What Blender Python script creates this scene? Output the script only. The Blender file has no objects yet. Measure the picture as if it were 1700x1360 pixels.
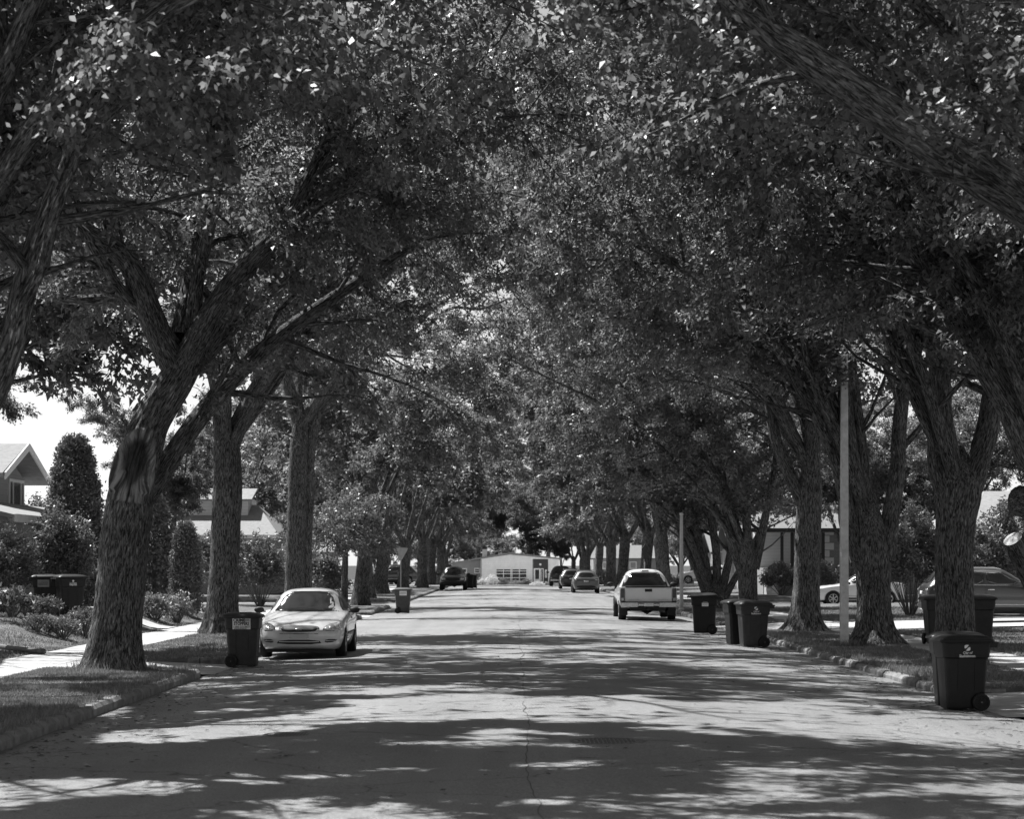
import bpy, bmesh, math, random
import numpy as np
from mathutils import Vector, Matrix, noise as mnoise
from mathutils.bvhtree import BVHTree

random.seed(7)
RNG = np.random.default_rng(7)
SC = bpy.context.scene
COL = SC.collection
rad = math.radians

# ------------------------------------------------------------------ camera
F, CX, HY, CH = 3560.0, 850.0, 936.0, 2.05     # focal length in photo pixels, vanishing point, eye height
cam_d = bpy.data.cameras.new('camera')
cam = bpy.data.objects.new('camera', cam_d)
COL.objects.link(cam)
cam.location = (0, 0, CH)
cam.rotation_euler = (rad(90), 0, 0)
cam_d.sensor_width = 36.0
cam_d.lens = 36.0 * F / 1700.0
cam_d.shift_y = (HY - 680.0) / 1700.0
cam_d.clip_start = 0.5
cam_d.clip_end = 4000
cam_d.dof.use_dof = True
cam_d.dof.focus_distance = 46
cam_d.dof.aperture_fstop = 4.0
SC.camera = cam

# ------------------------------------------------------------------ sky, sun, exposure
EL, AZ = rad(57), rad(42)                      # sun: from the left, a little behind the scene
SUNV = Vector((math.cos(EL) * math.cos(AZ), -math.cos(EL) * math.sin(AZ), -math.sin(EL)))
world = bpy.data.worlds.new('World')
SC.world = world
world.use_nodes = True
wn, wl = world.node_tree.nodes, world.node_tree.links
wn.clear()
w_out = wn.new('ShaderNodeOutputWorld')
w_bg = wn.new('ShaderNodeBackground')
w_sky = wn.new('ShaderNodeTexSky')
w_sky.sky_type = 'NISHITA'
w_sky.sun_disc = False
w_sky.sun_elevation = EL
w_sky.sun_rotation = math.atan2(-SUNV.x, -SUNV.y)
w_sky.dust_density = 0.3
w_bw = wn.new('ShaderNodeRGBToBW')
wl.new(w_sky.outputs[0], w_bw.inputs[0])
wl.new(w_bw.outputs[0], w_bg.inputs[0])
w_bg.inputs[1].default_value = 0.075
wl.new(w_bg.outputs[0], w_out.inputs[0])
sun_d = bpy.data.lights.new('sun', 'SUN')
sun_d.energy = 5.0
sun_d.angle = rad(0.5)
sun_d.color = (1.0, 1.0, 1.0)
sun = bpy.data.objects.new('sun', sun_d)
COL.objects.link(sun)
sun.location = (-60, 20, 80)
sun.rotation_euler = SUNV.to_track_quat('-Z', 'Y').to_euler()
SC.view_settings.view_transform = 'Standard'
SC.view_settings.look = 'None'
SC.view_settings.exposure = 0.88
SC.view_settings.gamma = 1.0
SC.cycles.use_denoising = True
SC.cycles.max_bounces = 8
SC.cycles.diffuse_bounces = 4
SC.cycles.transmission_bounces = 4


# ------------------------------------------------------------------ helpers
def gz(y):
    """level of the street: it falls a little beyond 185 m"""
    t = np.clip((np.asarray(y, float) - 185.0) / 100.0, 0, 1)
    return -1.25 * t * t * (3 - 2 * t)

def crown(x):
    """height of the arched road surface above the gutter"""
    t = np.clip((np.asarray(x, float) - 0.55) / 6.15, -1, 1)
    return 0.13 * (1 - t * t)

def road_z(x, y):
    return float(gz(y) + crown(x))

KL, KR, LAWN = -5.6, 6.7, 0.14                 # kerb lines and lawn level

def pix(x, y, d):
    """photo pixel at depth d (depth comes from what the thing stands on)"""
    return np.array([(x - CX) * d / F, d, CH + (HY - y) * d / F])

def link(o, parent=None):
    COL.objects.link(o)
    if parent is not None:
        o.parent = parent
    return o

def tag(o, label=None, cat=None, group=None, kind=None):
    if label: o['label'] = label
    if cat: o['category'] = cat
    if group: o['group'] = group
    if kind: o['kind'] = kind
    return o

def thing(name, label, cat, loc=(0, 0, 0), rz=0.0, group=None, scale=1.0):
    o = bpy.data.objects.new(name, None)
    o.empty_display_size = 0.2
    o.location = loc
    o.rotation_euler = (0, 0, rz)
    o.scale = (scale,) * 3
    link(o)
    return tag(o, label, cat, group)

def copy_tree(o, parent=None, label=None):
    c = o.copy()
    link(c, parent)
    if label: c['label'] = label
    for ch in list(o.children):
        copy_tree(ch, c)
    return c

def obj(name, me, mat=None, parent=None, smooth=False):
    o = bpy.data.objects.new(name, me)
    if mat is not None and not me.materials:
        me.materials.append(mat)
    if smooth:
        me.polygons.foreach_set('use_smooth', np.ones(len(me.polygons), bool))
    return link(o, parent)

def mesh_np(name, V, Fc, attrs=None, smooth=False):
    V = np.asarray(V, np.float32)
    Fc = np.asarray(Fc, np.int32)
    me = bpy.data.meshes.new(name)
    k = Fc.shape[1]
    me.vertices.add(len(V))
    me.vertices.foreach_set('co', V.ravel())
    me.loops.add(Fc.size)
    me.loops.foreach_set('vertex_index', Fc.ravel())
    me.polygons.add(len(Fc))
    me.polygons.foreach_set('loop_start', np.arange(0, Fc.size, k, dtype=np.int32))
    me.update(calc_edges=True)
    for nm, (typ, arr) in (attrs or {}).items():
        a = me.attributes.new(nm, typ, 'POINT')
        a.data.foreach_set('vector' if typ == 'FLOAT_VECTOR' else 'value', np.asarray(arr, np.float32).ravel())
    if smooth:
        me.polygons.foreach_set('use_smooth', np.ones(len(Fc), bool))
    return me

class MB:
    """collects boxes, prisms, tubes and lofts into one mesh"""
    def __init__(s):
        s.v, s.f = [], []
    def add(s, V, Fs):
        n = len(s.v)
        s.v.extend([tuple(map(float, p)) for p in V])
        s.f.extend([tuple(i + n for i in f) for f in Fs])
        return s
    def box(s, x0, x1, y0, y1, z0, z1, M=None):
        V = [Vector((x, y, z)) for z in (z0, z1) for y in (y0, y1) for x in (x0, x1)]
        if M is not None: V = [M @ p for p in V]
        return s.add(V, [(0, 2, 3, 1), (4, 5, 7, 6), (0, 1, 5, 4), (2, 6, 7, 3), (0, 4, 6, 2), (1, 3, 7, 5)])
    def loft(s, rings, cap=True):
        n = len(rings[0])
        V = [p for r in rings for p in r]
        Fs = []
        for i in range(len(rings) - 1):
            for j in range(n):
                a, b = i * n + j, i * n + (j + 1) % n
                Fs.append((a, b, b + n, a + n))
        if cap:
            Fs.append(tuple(range(n - 1, -1, -1)))
            Fs.append(tuple(range((len(rings) - 1) * n, len(rings) * n)))
        return s.add(V, Fs)
    def tube(s, pts, r, n=8):
        V, Fq, _ = tube_np(np.array(pts, float), np.full(len(pts), r) if np.isscalar(r) else np.array(r), n)
        k = len(s.v)
        s.add(V, [tuple(q) for q in Fq])
        m = len(pts)
        s.f.append(tuple(k + i for i in range(n - 1, -1, -1)))
        s.f.append(tuple(k + (m - 1) * n + i for i in range(n)))
        return s
    def lathe(s, prof, axis='x', n=20, c=(0, 0, 0)):
        rings = []
        for (t, r) in prof:
            ring = []
            for i in range(n):
                a = 2 * math.pi * i / n
                u, w = r * math.cos(a), r * math.sin(a)
                p = {'x': (t, u, w), 'y': (u, t, w), 'z': (u, w, t)}[axis]
                ring.append(Vector(p) + Vector(c))
            rings.append(ring)
        return s.loft(rings)
    def build(s, name, mat, parent=None, smooth=False, bevel=0.0):
        me = bpy.data.meshes.new(name)
        me.from_pydata(s.v, [], s.f)
        bm = bmesh.new(); bm.from_mesh(me)
        bmesh.ops.recalc_face_normals(bm, faces=bm.faces)
        if bevel > 0:
            bmesh.ops.bevel(bm, geom=[e for e in bm.edges], offset=bevel, segments=1, affect='EDGES', clamp_overlap=True)
        bm.to_mesh(me); bm.free()
        return obj(name, me, mat, parent, smooth)

def tube_np(P, R, n, disp=None, vlen0=0.0):
    m = len(P)
    T = np.gradient(P, axis=0)
    T /= np.linalg.norm(T, axis=1)[:, None] + 1e-9
    ref = np.array([0, 0, 1.0]) if abs(T[0][2]) < 0.9 else np.array([0, 1.0, 0])
    U = np.zeros_like(P); W = np.zeros_like(P)
    u = np.cross(ref, T[0]); u /= np.linalg.norm(u)
    for i in range(m):
        u = u - T[i] * np.dot(u, T[i]); u /= np.linalg.norm(u) + 1e-9
        U[i] = u; W[i] = np.cross(T[i], u)
    th = np.arange(n) * 2 * math.pi / n
    c, s_ = np.cos(th), np.sin(th)
    L = np.concatenate([[0], np.cumsum(np.linalg.norm(np.diff(P, axis=0), axis=1))]) + vlen0
    Rr = np.repeat(R[:, None], n, 1)
    if disp is not None:
        Rr = Rr + disp(P, R, L, th, U, W)
    dirs = U[:, None, :] * c[None, :, None] + W[:, None, :] * s_[None, :, None]
    V = P[:, None, :] + dirs * Rr[:, :, None]
    A = np.stack([R[:, None] * c[None], R[:, None] * s_[None], np.repeat(L[:, None], n, 1)], -1)
    i = np.arange(m - 1)[:, None] * n
    j = np.arange(n)[None]
    j2 = (j + 1) % n
    Fq = np.stack([i + j, i + j2, i + n + j2, i + n + j], -1).reshape(-1, 4)
    return V.reshape(-1, 3), Fq, A.reshape(-1, 3)

def catmull(P, step):
    """smooth path through the points, P = (n, k) array"""
    P = np.asarray(P, float)
    Q = np.vstack([2 * P[0] - P[1], P, 2 * P[-1] - P[-2]])
    out = []
    for i in range(1, len(Q) - 2):
        a, b, c, d = Q[i - 1], Q[i], Q[i + 1], Q[i + 2]
        k = max(2, int(np.linalg.norm((c - b)[:3]) / step))
        for t in np.arange(k) / k:
            out.append(0.5 * ((2 * b) + (c - a) * t + (2 * a - 5 * b + 4 * c - d) * t * t + (3 * b - a - 3 * c + d) * t ** 3))
    out.append(Q[-2])
    return np.array(out)

# ------------------------------------------------------------------ materials (black-and-white film: all neutral greys)
MAT = {}
def nodes(name):
    m = bpy.data.materials.new(name)
    m.use_nodes = True
    MAT[name] = m
    nt = m.node_tree
    return m, nt, nt.nodes['Principled BSDF']

def g3(v): return (v, v, v, 1)

def coords(nt, kind='Object', scale=(1, 1, 1)):
    if kind == 'bk':
        a = nt.nodes.new('ShaderNodeAttribute'); a.attribute_name = 'bk'
        src = a.outputs['Vector']
    else:
        tc = nt.nodes.new('ShaderNodeTexCoord'); src = tc.outputs[kind]
    mp = nt.nodes.new('ShaderNodeMapping'); mp.inputs['Scale'].default_value = scale
    nt.links.new(src, mp.inputs['Vector'])
    return mp.outputs[0]

def noise(nt, vec, scale, detail=4, rough=0.6, typ='FBM', dist=0.0):
    n = nt.nodes.new('ShaderNodeTexNoise')
    n.noise_type = typ
    n.inputs['Scale'].default_value = scale
    n.inputs['Detail'].default_value = detail
    n.inputs['Roughness'].default_value = rough
    n.inputs['Distortion'].default_value = dist
    nt.links.new(vec, n.inputs['Vector'])
    return n.outputs['Fac']

def ramp(nt, fac, stops):
    r = nt.nodes.new('ShaderNodeValToRGB')
    e = r.color_ramp.elements
    while len(e) < len(stops): e.new(0.5)
    for el, (p, v) in zip(e, stops):
        el.position = p; el.color = g3(v)
    nt.links.new(fac, r.inputs[0])
    return r.outputs[0]

def mixc(nt, fac, a, b, mode='MIX'):
    m = nt.nodes.new('ShaderNodeMix'); m.data_type = 'RGBA'; m.blend_type = mode
    for sock, val in ((m.inputs[0], fac), (m.inputs[6], a), (m.inputs[7], b)):
        if hasattr(val, 'is_output'): nt.links.new(val, sock)
        else: sock.default_value = val if not isinstance(val, (int, float)) or sock == m.inputs[0] else g3(val)
    return m.outputs[2]

def bump(nt, bsdf, h, strength=0.5, dist=0.02):
    b = nt.nodes.new('ShaderNodeBump')
    b.inputs['Strength'].default_value = strength
    b.inputs['Distance'].default_value = dist
    nt.links.new(h, b.inputs['Height'])
    nt.links.new(b.outputs[0], bsdf.inputs['Normal'])

def simple(name, v, rough=0.6, spec=0.4, metal=0.0, coat=0.0, var=0.15, nscale=6.0, bumpv=0.0, bscale=60.0):
    m, nt, b = nodes(name)
    vec = coords(nt)
    c = ramp(nt, noise(nt, vec, nscale, 5), [(0.3, v * (1 - var)), (0.7, min(1, v * (1 + var)))])
    nt.links.new(c, b.inputs['Base Color'])
    b.inputs['Roughness'].default_value = rough
    b.inputs['Specular IOR Level'].default_value = spec
    b.inputs['Metallic'].default_value = metal
    b.inputs['Coat Weight'].default_value = coat
    b.inputs['Coat Roughness'].default_value = 0.04
    if bumpv: bump(nt, b, noise(nt, vec, bscale, 3), bumpv, 0.01)
    return m

# asphalt: pale worn aggregate, darker patches, cracks
m, nt, b = nodes('asphalt')
vec = coords(nt)
base = ramp(nt, noise(nt, vec, 0.35, 5, 0.65), [(0.3, 0.20), (0.7, 0.27)])
fine = ramp(nt, noise(nt, vec, 48, 2, 0.8), [(0.32, 0.5), (0.68, 1.42)])
c = mixc(nt, 1.0, base, fine, 'MULTIPLY')
streak = ramp(nt, noise(nt, coords(nt, 'Object', (1.2, 0.06, 1)), 1.0, 4), [(0.35, 0.82), (0.7, 1.1)])
c = mixc(nt, 1.0, c, streak, 'MULTIPLY')
crk = nt.nodes.new('ShaderNodeTexVoronoi'); crk.feature = 'DISTANCE_TO_EDGE'; crk.inputs['Scale'].default_value = 0.16
dn = nt.nodes.new('ShaderNodeTexNoise'); dn.inputs['Scale'].default_value = 1.3; dn.inputs['Detail'].default_value = 6
nt.links.new(vec, dn.inputs['Vector'])
vm = nt.nodes.new('ShaderNodeVectorMath'); vm.operation = 'MULTIPLY_ADD'
nt.links.new(dn.outputs['Color'], vm.inputs[0]); vm.inputs[1].default_value = (1.6, 1.6, 0); nt.links.new(vec, vm.inputs[2])
nt.links.new(vm.outputs[0], crk.inputs['Vector'])
cm = ramp(nt, crk.outputs['Distance'], [(0.0, 0.28), (0.0028, 1.0)])
c = mixc(nt, 1.0, c, cm, 'MULTIPLY')
nt.links.new(c, b.inputs['Base Color'])
b.inputs['Roughness'].default_value = 0.55
b.inputs['Specular IOR Level'].default_value = 0.5
bump(nt, b, noise(nt, vec, 55, 3, 0.8), 0.9, 0.014)

simple('concrete', 0.42, 0.85, 0.25, var=0.25, nscale=3.0, bumpv=0.35, bscale=45)
simple('kerb_concrete', 0.20, 0.9, 0.2, var=0.45, nscale=5.0, bumpv=0.7, bscale=30)
simple('lawn_soil', 0.14, 0.95, 0.1, var=0.4, nscale=2.2, bumpv=0.8, bscale=25)
simple('pale_gravel', 0.6, 0.9, 0.2, var=0.25, nscale=6, bumpv=0.5)
simple('ground_earth', 0.07, 0.95, 0.1, var=0.3, nscale=0.3)
simple('patch_seal', 0.085, 0.8, 0.3, var=0.3)
simple('iron', 0.10, 0.6, 0.5, var=0.3, nscale=20, bumpv=0.4)

def leaf_mat(name, lo, hi, trans=0.35, rough=0.42, spec=0.45, glow=1.0):
    m, nt, b = nodes(name)
    a = nt.nodes.new('ShaderNodeAttribute'); a.attribute_name = 'rnd'
    c = ramp(nt, a.outputs['Fac'], [(0.0, lo), (0.75, hi * 0.8), (1.0, hi)])
    nt.links.new(c, b.inputs['Base Color'])
    b.inputs['Roughness'].default_value = rough
    b.inputs['Specular IOR Level'].default_value = spec
    tr = nt.nodes.new('ShaderNodeBsdfTranslucent')
    nt.links.new(mixc(nt, 1.0, c, g3(glow), 'MULTIPLY'), tr.inputs['Color'])
    mx = nt.nodes.new('ShaderNodeMixShader'); mx.inputs[0].default_value = trans
    out = nt.nodes['Material Output']
    nt.links.new(b.outputs[0], mx.inputs[1]); nt.links.new(tr.outputs[0], mx.inputs[2])
    nt.links.new(mx.outputs[0], out.inputs['Surface'])
    return m
leaf_mat('elm_leaf', 0.05, 0.17, 0.45, 0.42, 0.55, 2.3)
leaf_mat('shrub_leaf', 0.10, 0.26, 0.35)
leaf_mat('pale_leaf', 0.16, 0.36, 0.3)
leaf_mat('conifer_leaf', 0.12, 0.27, 0.12, 0.6, 0.25)
leaf_mat('grass_blade', 0.15, 0.34, 0.3, 0.55, 0.3)
leaf_mat('white_flower', 0.55, 0.85, 0.3, 0.6, 0.2)
leaf_mat('dry_leaf', 0.04, 0.16, 0.1, 0.8, 0.2)

# bark
m, nt, b = nodes('bark')
v1 = coords(nt, 'bk', (42, 42, 7.0))
n1 = noise(nt, v1, 1.0, 6, 0.62, 'FBM', 0.9)
v2 = coords(nt, 'bk', (1, 1, 1))
big = noise(nt, v2, 1.6, 4)
c = ramp(nt, n1, [(0.36, 0.02), (0.46, 0.09), (0.54, 0.22), (0.70, 0.38)])
c = mixc(nt, 1.0, c, ramp(nt, big, [(0.3, 0.7), (0.7, 1.25)]), 'MULTIPLY')
at = nt.nodes.new('ShaderNodeAttribute'); at.attribute_name = 'bare'
wv = noise(nt, coords(nt, 'bk', (16, 16, 1.0)), 1.0, 5, 0.6)
wood = ramp(nt, wv, [(0.40, 0.10), (0.47, 0.28), (0.60, 0.62)])
c = mixc(nt, at.outputs['Fac'], c, wood)
a2 = nt.nodes.new('ShaderNodeAttribute'); a2.attribute_name = 'rot'  # mask painting the hollow's shade, with dark rotten wood, into the colour
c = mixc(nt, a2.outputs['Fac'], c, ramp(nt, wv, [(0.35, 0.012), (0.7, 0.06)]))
nt.links.new(c, b.inputs['Base Color'])
b.inputs['Roughness'].default_value = 0.9
b.inputs['Specular IOR Level'].default_value = 0.15
bump(nt, b, ramp(nt, n1, [(0.36, 0.0), (0.62, 1.0)]), 0.9, 0.05)

simple('cut_wood', 0.62, 0.8, 0.2, var=0.12, nscale=12, bumpv=0.3)
simple('old_wood', 0.16, 0.9, 0.15, var=0.5, nscale=8, bumpv=0.6, bscale=35)
simple('hollow', 0.03, 0.95, 0.1, var=0.5, nscale=14, bumpv=0.8, bscale=20)
simple('pole_wood', 0.6, 0.8, 0.25, var=0.2, nscale=6, bumpv=0.3)
simple('pole_metal', 0.55, 0.5, 0.4, var=0.1)
simple('sign_back', 0.42, 0.55, 0.4, 0.2, var=0.12, nscale=4)
simple('bin_black', 0.011, 0.42, 0.3, var=0.25, nscale=9, bumpv=0.12, bscale=90)
simple('bin_grey', 0.034, 0.5, 0.3, var=0.2, nscale=9, bumpv=0.12, bscale=90)
simple('bin_mid', 0.06, 0.48, 0.4, var=0.18, nscale=9, bumpv=0.12, bscale=90)
simple('bin_wheel', 0.02, 0.7, 0.3, var=0.3)
simple('print_white', 0.75, 0.6, 0.3, var=0.06)
simple('sticker_dirty', 0.22, 0.6, 0.3, var=0.2)
simple('print_dark', 0.03, 0.6, 0.3, var=0.1)
def paint(name, v, flake=0.1):
    m = simple(name, v, 0.38, 0.5, 0.0, 0.9, var=flake, nscale=2.5)
    return m
paint('paint_silver', 0.52, 0.06)
MAT['paint_silver'].node_tree.nodes['Principled BSDF'].inputs['Metallic'].default_value = 0.2
paint('paint_white', 0.68, 0.06)
paint('paint_dark', 0.03)
paint('paint_grey', 0.10)
paint('paint_black', 0.012)
simple('trim_black', 0.018, 0.6, 0.35, var=0.2)
simple('tyre', 0.022, 0.85, 0.2, var=0.3, nscale=14, bumpv=0.3)
simple('chrome', 0.55, 0.22, 0.5, 0.9, var=0.1)
simple('rim_metal', 0.45, 0.35, 0.5, 0.7, var=0.1)
simple('lamp_clear', 0.48, 0.12, 0.6, 0.4, 1.0, var=0.3, nscale=14)
simple('lamp_red', 0.05, 0.15, 0.5, 0.0, 1.0, var=0.3, nscale=14)
simple('plate', 0.6, 0.5, 0.3, var=0.15, nscale=30)
m = simple('glass', 0.012, 0.12, 0.5, 0.0, 0.0, var=0.2)
m.node_tree.nodes['Principled BSDF'].inputs['IOR'].default_value = 1.75
simple('siding_pale', 0.55, 0.8, 0.2, var=0.05)
simple('siding_mid', 0.30, 0.8, 0.2, var=0.06)
simple('siding_dark', 0.10, 0.8, 0.2, var=0.1)
simple('trim_white', 0.75, 0.6, 0.3, var=0.05)
simple('panel_dark', 0.05, 0.7, 0.3, var=0.1)
simple('curtain', 0.32, 0.9, 0.1, var=0.2, nscale=5)
simple('soffit', 0.24, 0.8, 0.2, var=0.08)

def siding(name, v, pitch):
    m, nt, b = nodes(name)
    vec = coords(nt)
    sx = nt.nodes.new('ShaderNodeSeparateXYZ'); nt.links.new(vec, sx.inputs[0])
    mu = nt.nodes.new('ShaderNodeMath'); mu.operation = 'MULTIPLY'; mu.inputs[1].default_value = 1 / pitch
    nt.links.new(sx.outputs[2], mu.inputs[0])
    fr = nt.nodes.new('ShaderNodeMath'); fr.operation = 'FRACT'; nt.links.new(mu.outputs[0], fr.inputs[0])
    c = ramp(nt, fr.outputs[0], [(0.0, v * 0.55), (0.09, v), (1.0, v)])
    c = mixc(nt, 1.0, c, ramp(nt, noise(nt, vec, 1.5, 4), [(0.3, 0.9), (0.7, 1.05)]), 'MULTIPLY')
    nt.links.new(c, b.inputs['Base Color']); b.inputs['Roughness'].default_value = 0.75
    bump(nt, b, fr.outputs[0], 0.6, 0.02)
    return m
siding('board_pale', 0.80, 0.25)
siding('board_mid', 0.30, 0.18)
siding('board_white', 0.68, 0.20)
m, nt, b = nodes('brick')
bt = nt.nodes.new('ShaderNodeTexBrick')
bt.inputs['Scale'].default_value = 4.2
bt.inputs['Color1'].default_value = g3(0.20); bt.inputs['Color2'].default_value = g3(0.28); bt.inputs['Mortar'].default_value = g3(0.36)
cc = coords(nt); sp = nt.nodes.new('ShaderNodeSeparateXYZ'); cb = nt.nodes.new('ShaderNodeCombineXYZ')
nt.links.new(cc, sp.inputs[0]); nt.links.new(sp.outputs[0], cb.inputs[0]); nt.links.new(sp.outputs[2], cb.inputs[1])
nt.links.new(cb.outputs[0], bt.inputs['Vector'])
nt.links.new(bt.outputs['Color'], b.inputs['Base Color']); b.inputs['Roughness'].default_value = 0.9
def shingles(name, v):
    m, nt, b = nodes(name)
    vec = coords(nt)
    n1 = noise(nt, coords(nt, 'Object', (3, 3, 14)), 1.5, 5, 0.7)
    nt.links.new(ramp(nt, n1, [(0.3, v * 0.75), (0.7, v * 1.2)]), b.inputs['Base Color'])
    b.inputs['Roughness'].default_value = 0.9
    bump(nt, b, n1, 0.5, 0.02)
shingles('shingle_pale', 0.26)
shingles('shingle_mid', 0.20)
M = MAT

# ------------------------------------------------------------------ the setting
def sheet(name, x0, x1, y0, y1, nx, ny, zf, mat, kind='structure', parent=None):
    xs, ys = np.linspace(x0, x1, nx + 1), np.linspace(y0, y1, ny + 1)
    X, Y = np.meshgrid(xs, ys)
    Z = zf(X, Y)
    V = np.stack([X, Y, Z], -1).reshape(-1, 3)
    i = np.arange(ny)[:, None] * (nx + 1); j = np.arange(nx)[None]
    a = i + j
    Fq = np.stack([a, a + 1, a + nx + 2, a + nx + 1], -1).reshape(-1, 4)
    o = obj(name, mesh_np(name, V, Fq, smooth=True), M[mat], parent)
    if kind: o['kind'] = kind
    return o

def bumpy(amp, sc):
    def f(X, Y):
        out = np.zeros_like(X)
        for ix in np.ndindex(X.shape):
            out[ix] = amp * mnoise.noise((X[ix] * sc, Y[ix] * sc, 3.3))
        return out
    return f

sheet('ground', -2500, 2500, -300, 3500, 4, 4, lambda X, Y: X * 0 - 1.7, 'ground_earth')
rb = bumpy(0.018, 0.35)
road = sheet('road', KL, KR, -30, 262, 28, 400, lambda X, Y: gz(Y) + crown(X) + rb(X, Y) * (np.abs(X - 0.55) < 5.9), 'asphalt')
sheet('side_street', -140, KL - 0.004, 101, 114, 10, 3, lambda X, Y: X * 0 + 0.0, 'asphalt')
sheet('side_street', KR + 0.004, 140, 101, 114, 10, 3, lambda X, Y: X * 0 + 0.0, 'asphalt')
sheet('end_street', -160, 160, 262.004, 273, 10, 4, lambda X, Y: gz(Y), 'asphalt')
yb = bumpy(0.05, 0.16)
def lawn(X, Y): return gz(Y) + LAWN
def corner_fade(Y): return np.clip((np.abs(Y - 107.5) - 6.5) / 3, 0, 1)
def bank(X, Y): return 0.55 * np.clip((-10.4 - X) / 1.6, 0, 1) * np.clip((Y - 47) / 5, 0, 1) * np.clip((78 - Y) / 4, 0, 1)
def yard_left(X, Y): return bank(X, Y) + gz(Y) + LAWN + np.clip((-10.0 - X) / 6, 0, 1) * (0.10 + yb(X, Y)) * corner_fade(Y)
def yard_right(X, Y): return gz(Y) + LAWN + np.clip((X - 10.45) / 6, 0, 1) * (0.10 + yb(X, Y)) * corner_fade(Y)
sheet('yard_lawn', -18, -10.0, -30, 101, 24, 131, yard_left, 'lawn_soil')
sheet('yard_lawn', -140, -18, -30, 101, 20, 131, yard_left, 'lawn_soil')
sheet('yard_lawn', -140, -10.0, 114, 262, 30, 40, yard_left, 'lawn_soil')
sheet('yard_lawn', 10.45, 140, -30, 101, 40, 90, yard_right, 'lawn_soil')
sheet('yard_lawn', 10.45, 140, 114, 262, 30, 40, yard_right, 'lawn_soil')
sheet('yard_lawn', -160, 160, 273.2, 420, 10, 20, lawn, 'lawn_soil')

def prism(name, pts, z0, z1, mat):
    b_ = MB(); n = len(pts)
    V = [(x, y, z) for z in (z0, z1) for x, y in pts]
    b_.add(V, [tuple(range(n, 2 * n))] + [(i, (i + 1) % n, n + (i + 1) % n, n + i) for i in range(n)])
    o = b_.build(name, M[mat]); o['kind'] = 'structure'
    return o

def road_side(side, a, b, ra, rb_):
    """polyline of a boulevard's kerb, from its near end to its far end; inner = shifted from the road"""
    k = KL if side < 0 else KR
    pts = []
    for i in range(7):
        t = math.pi / 2 * i / 6
        pts.append((k + side * ra * (1 - math.sin(t)), a + ra * (1 - math.cos(t))))
    n = max(1, int((b - a - ra - rb_) / 1.5))
    for i in range(1, n):
        pts.append((k, a + ra + (b - a - ra - rb_) * i / n))
    for i in range(7):
        t = math.pi / 2 * i / 6
        pts.append((k + side * rb_ * (1 - math.cos(t)), b - rb_ * (1 - math.sin(t))))
    return pts

stone_cache = {}
def kerb_stone_mesh(L, w):
    key = (round(L, 1), w)
    if key not in stone_cache:
        b_ = MB(); n = 6
        rings = []
        rr = random.Random(int(L * 100) + int(w * 1000))
        for i in range(n + 1):
            y = -L / 2 + 0.004 + (L - 0.008) * i / n
            e = 0.012 * (rr.random() - 0.5)
            f = 0.012 * (rr.random() - 0.5)
            rings.append([(-w / 2, y, -0.2), (w / 2 + 0.02, y, -0.2), (w / 2 + 0.015 + e, y, 0.10 + f), (w / 2 - 0.03 + e, y, 0.15 + f), (-w / 2 + 0.02, y, 0.155 + f), (-w / 2, y, 0.13)])
        b_.loft(rings)
        o = b_.build('kerb_stone', M['kerb_concrete'])
        stone_cache[key] = o.data
        bpy.data.objects.remove(o)
    return stone_cache[key]

def kerb(side, pts, y_limit=112, rough=0.0):
    root = bpy.data.objects.new('kerb', None); link(root); root['kind'] = 'structure'
    for (x0, y0), (x1, y1) in zip(pts[:-1], pts[1:]):
        L = math.hypot(x1 - x0, y1 - y0)
        if L < 0.05: continue
        o = bpy.data.objects.new('kerb_stone', kerb_stone_mesh(L, 0.2)); link(o, root)
        mx, my = (x0 + x1) / 2, (y0 + y1) / 2
        ang = math.atan2(x1 - x0, y1 - y0)
        dx, dy = side * math.cos(ang) * 0.09, -side * math.sin(ang) * 0.09
        o.location = (mx + dx + random.uniform(-1, 1) * (0.008 + rough), my + dy, float(gz(my)) + random.uniform(-1, 1) * (0.006 + rough * .6) - (.035 if rough else 0))
        o.rotation_euler = (random.uniform(-1, 1) * (0.004 + rough), random.uniform(-1, 1) * (0.02 + rough * 3), -ang + (math.pi if side > 0 else 0))

GAPL = [(39.2, 43.0), (80.5, 84.0)]
GAPR = [(28.3, 33.0), (61.5, 69.5)]
def spans(gaps, a, b):
    out, s = [], a
    for g0, g1 in gaps:
        out.append((s, g0)); s = g1
    out.append((s, b)); return out
BOUL = []
for side, gaps in ((-1, GAPL), (1, GAPR)):
    sp = spans(gaps, -20, 101)
    far = [(114, 262)]
    for (a, b) in sp + far:
        ra = 5.0 if a == 114 else 0.9
        rb_ = 5.0 if b in (101, 262) else 0.9
        if side < 0: ra, rb_ = min(ra, 2.8), min(rb_, 2.8)
        else: ra, rb_ = min(ra, 2.2), min(rb_, 2.2)
        pts = road_side(side, a, b, ra, rb_)
        kerb(side, pts, rough=0.0015 if side > 0 and b < 62 else 0.0)
        inner = -8.5 if side < 0 else 9.05
        BOUL.append((side, a, b))
        if a < 114:
            out = [(x + side * 0.17, y) for x, y in pts]
            poly = [(inner, a + 0.0)] + out + [(inner, b)]
            prism('boulevard', poly, -0.2, LAWN, 'lawn_soil')
        else:
            lo, hi = sorted((inner, (KL if side < 0 else KR) + side * 0.17))
            sheet('boulevard', lo, hi, a + ra, b - 2, 2, 60, lawn, 'lawn_soil')
for x0, x1 in ((-140, -8.5), (9.05, 140)):
    for y0, y1 in ((100.9, 101.1), (113.9, 114.1)):
        o = MB().box(x0, x1, y0, y1, -.2, LAWN + .015).build('side_kerb', M['kerb_concrete'], None, bevel=.01); o['kind'] = 'structure'
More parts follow.
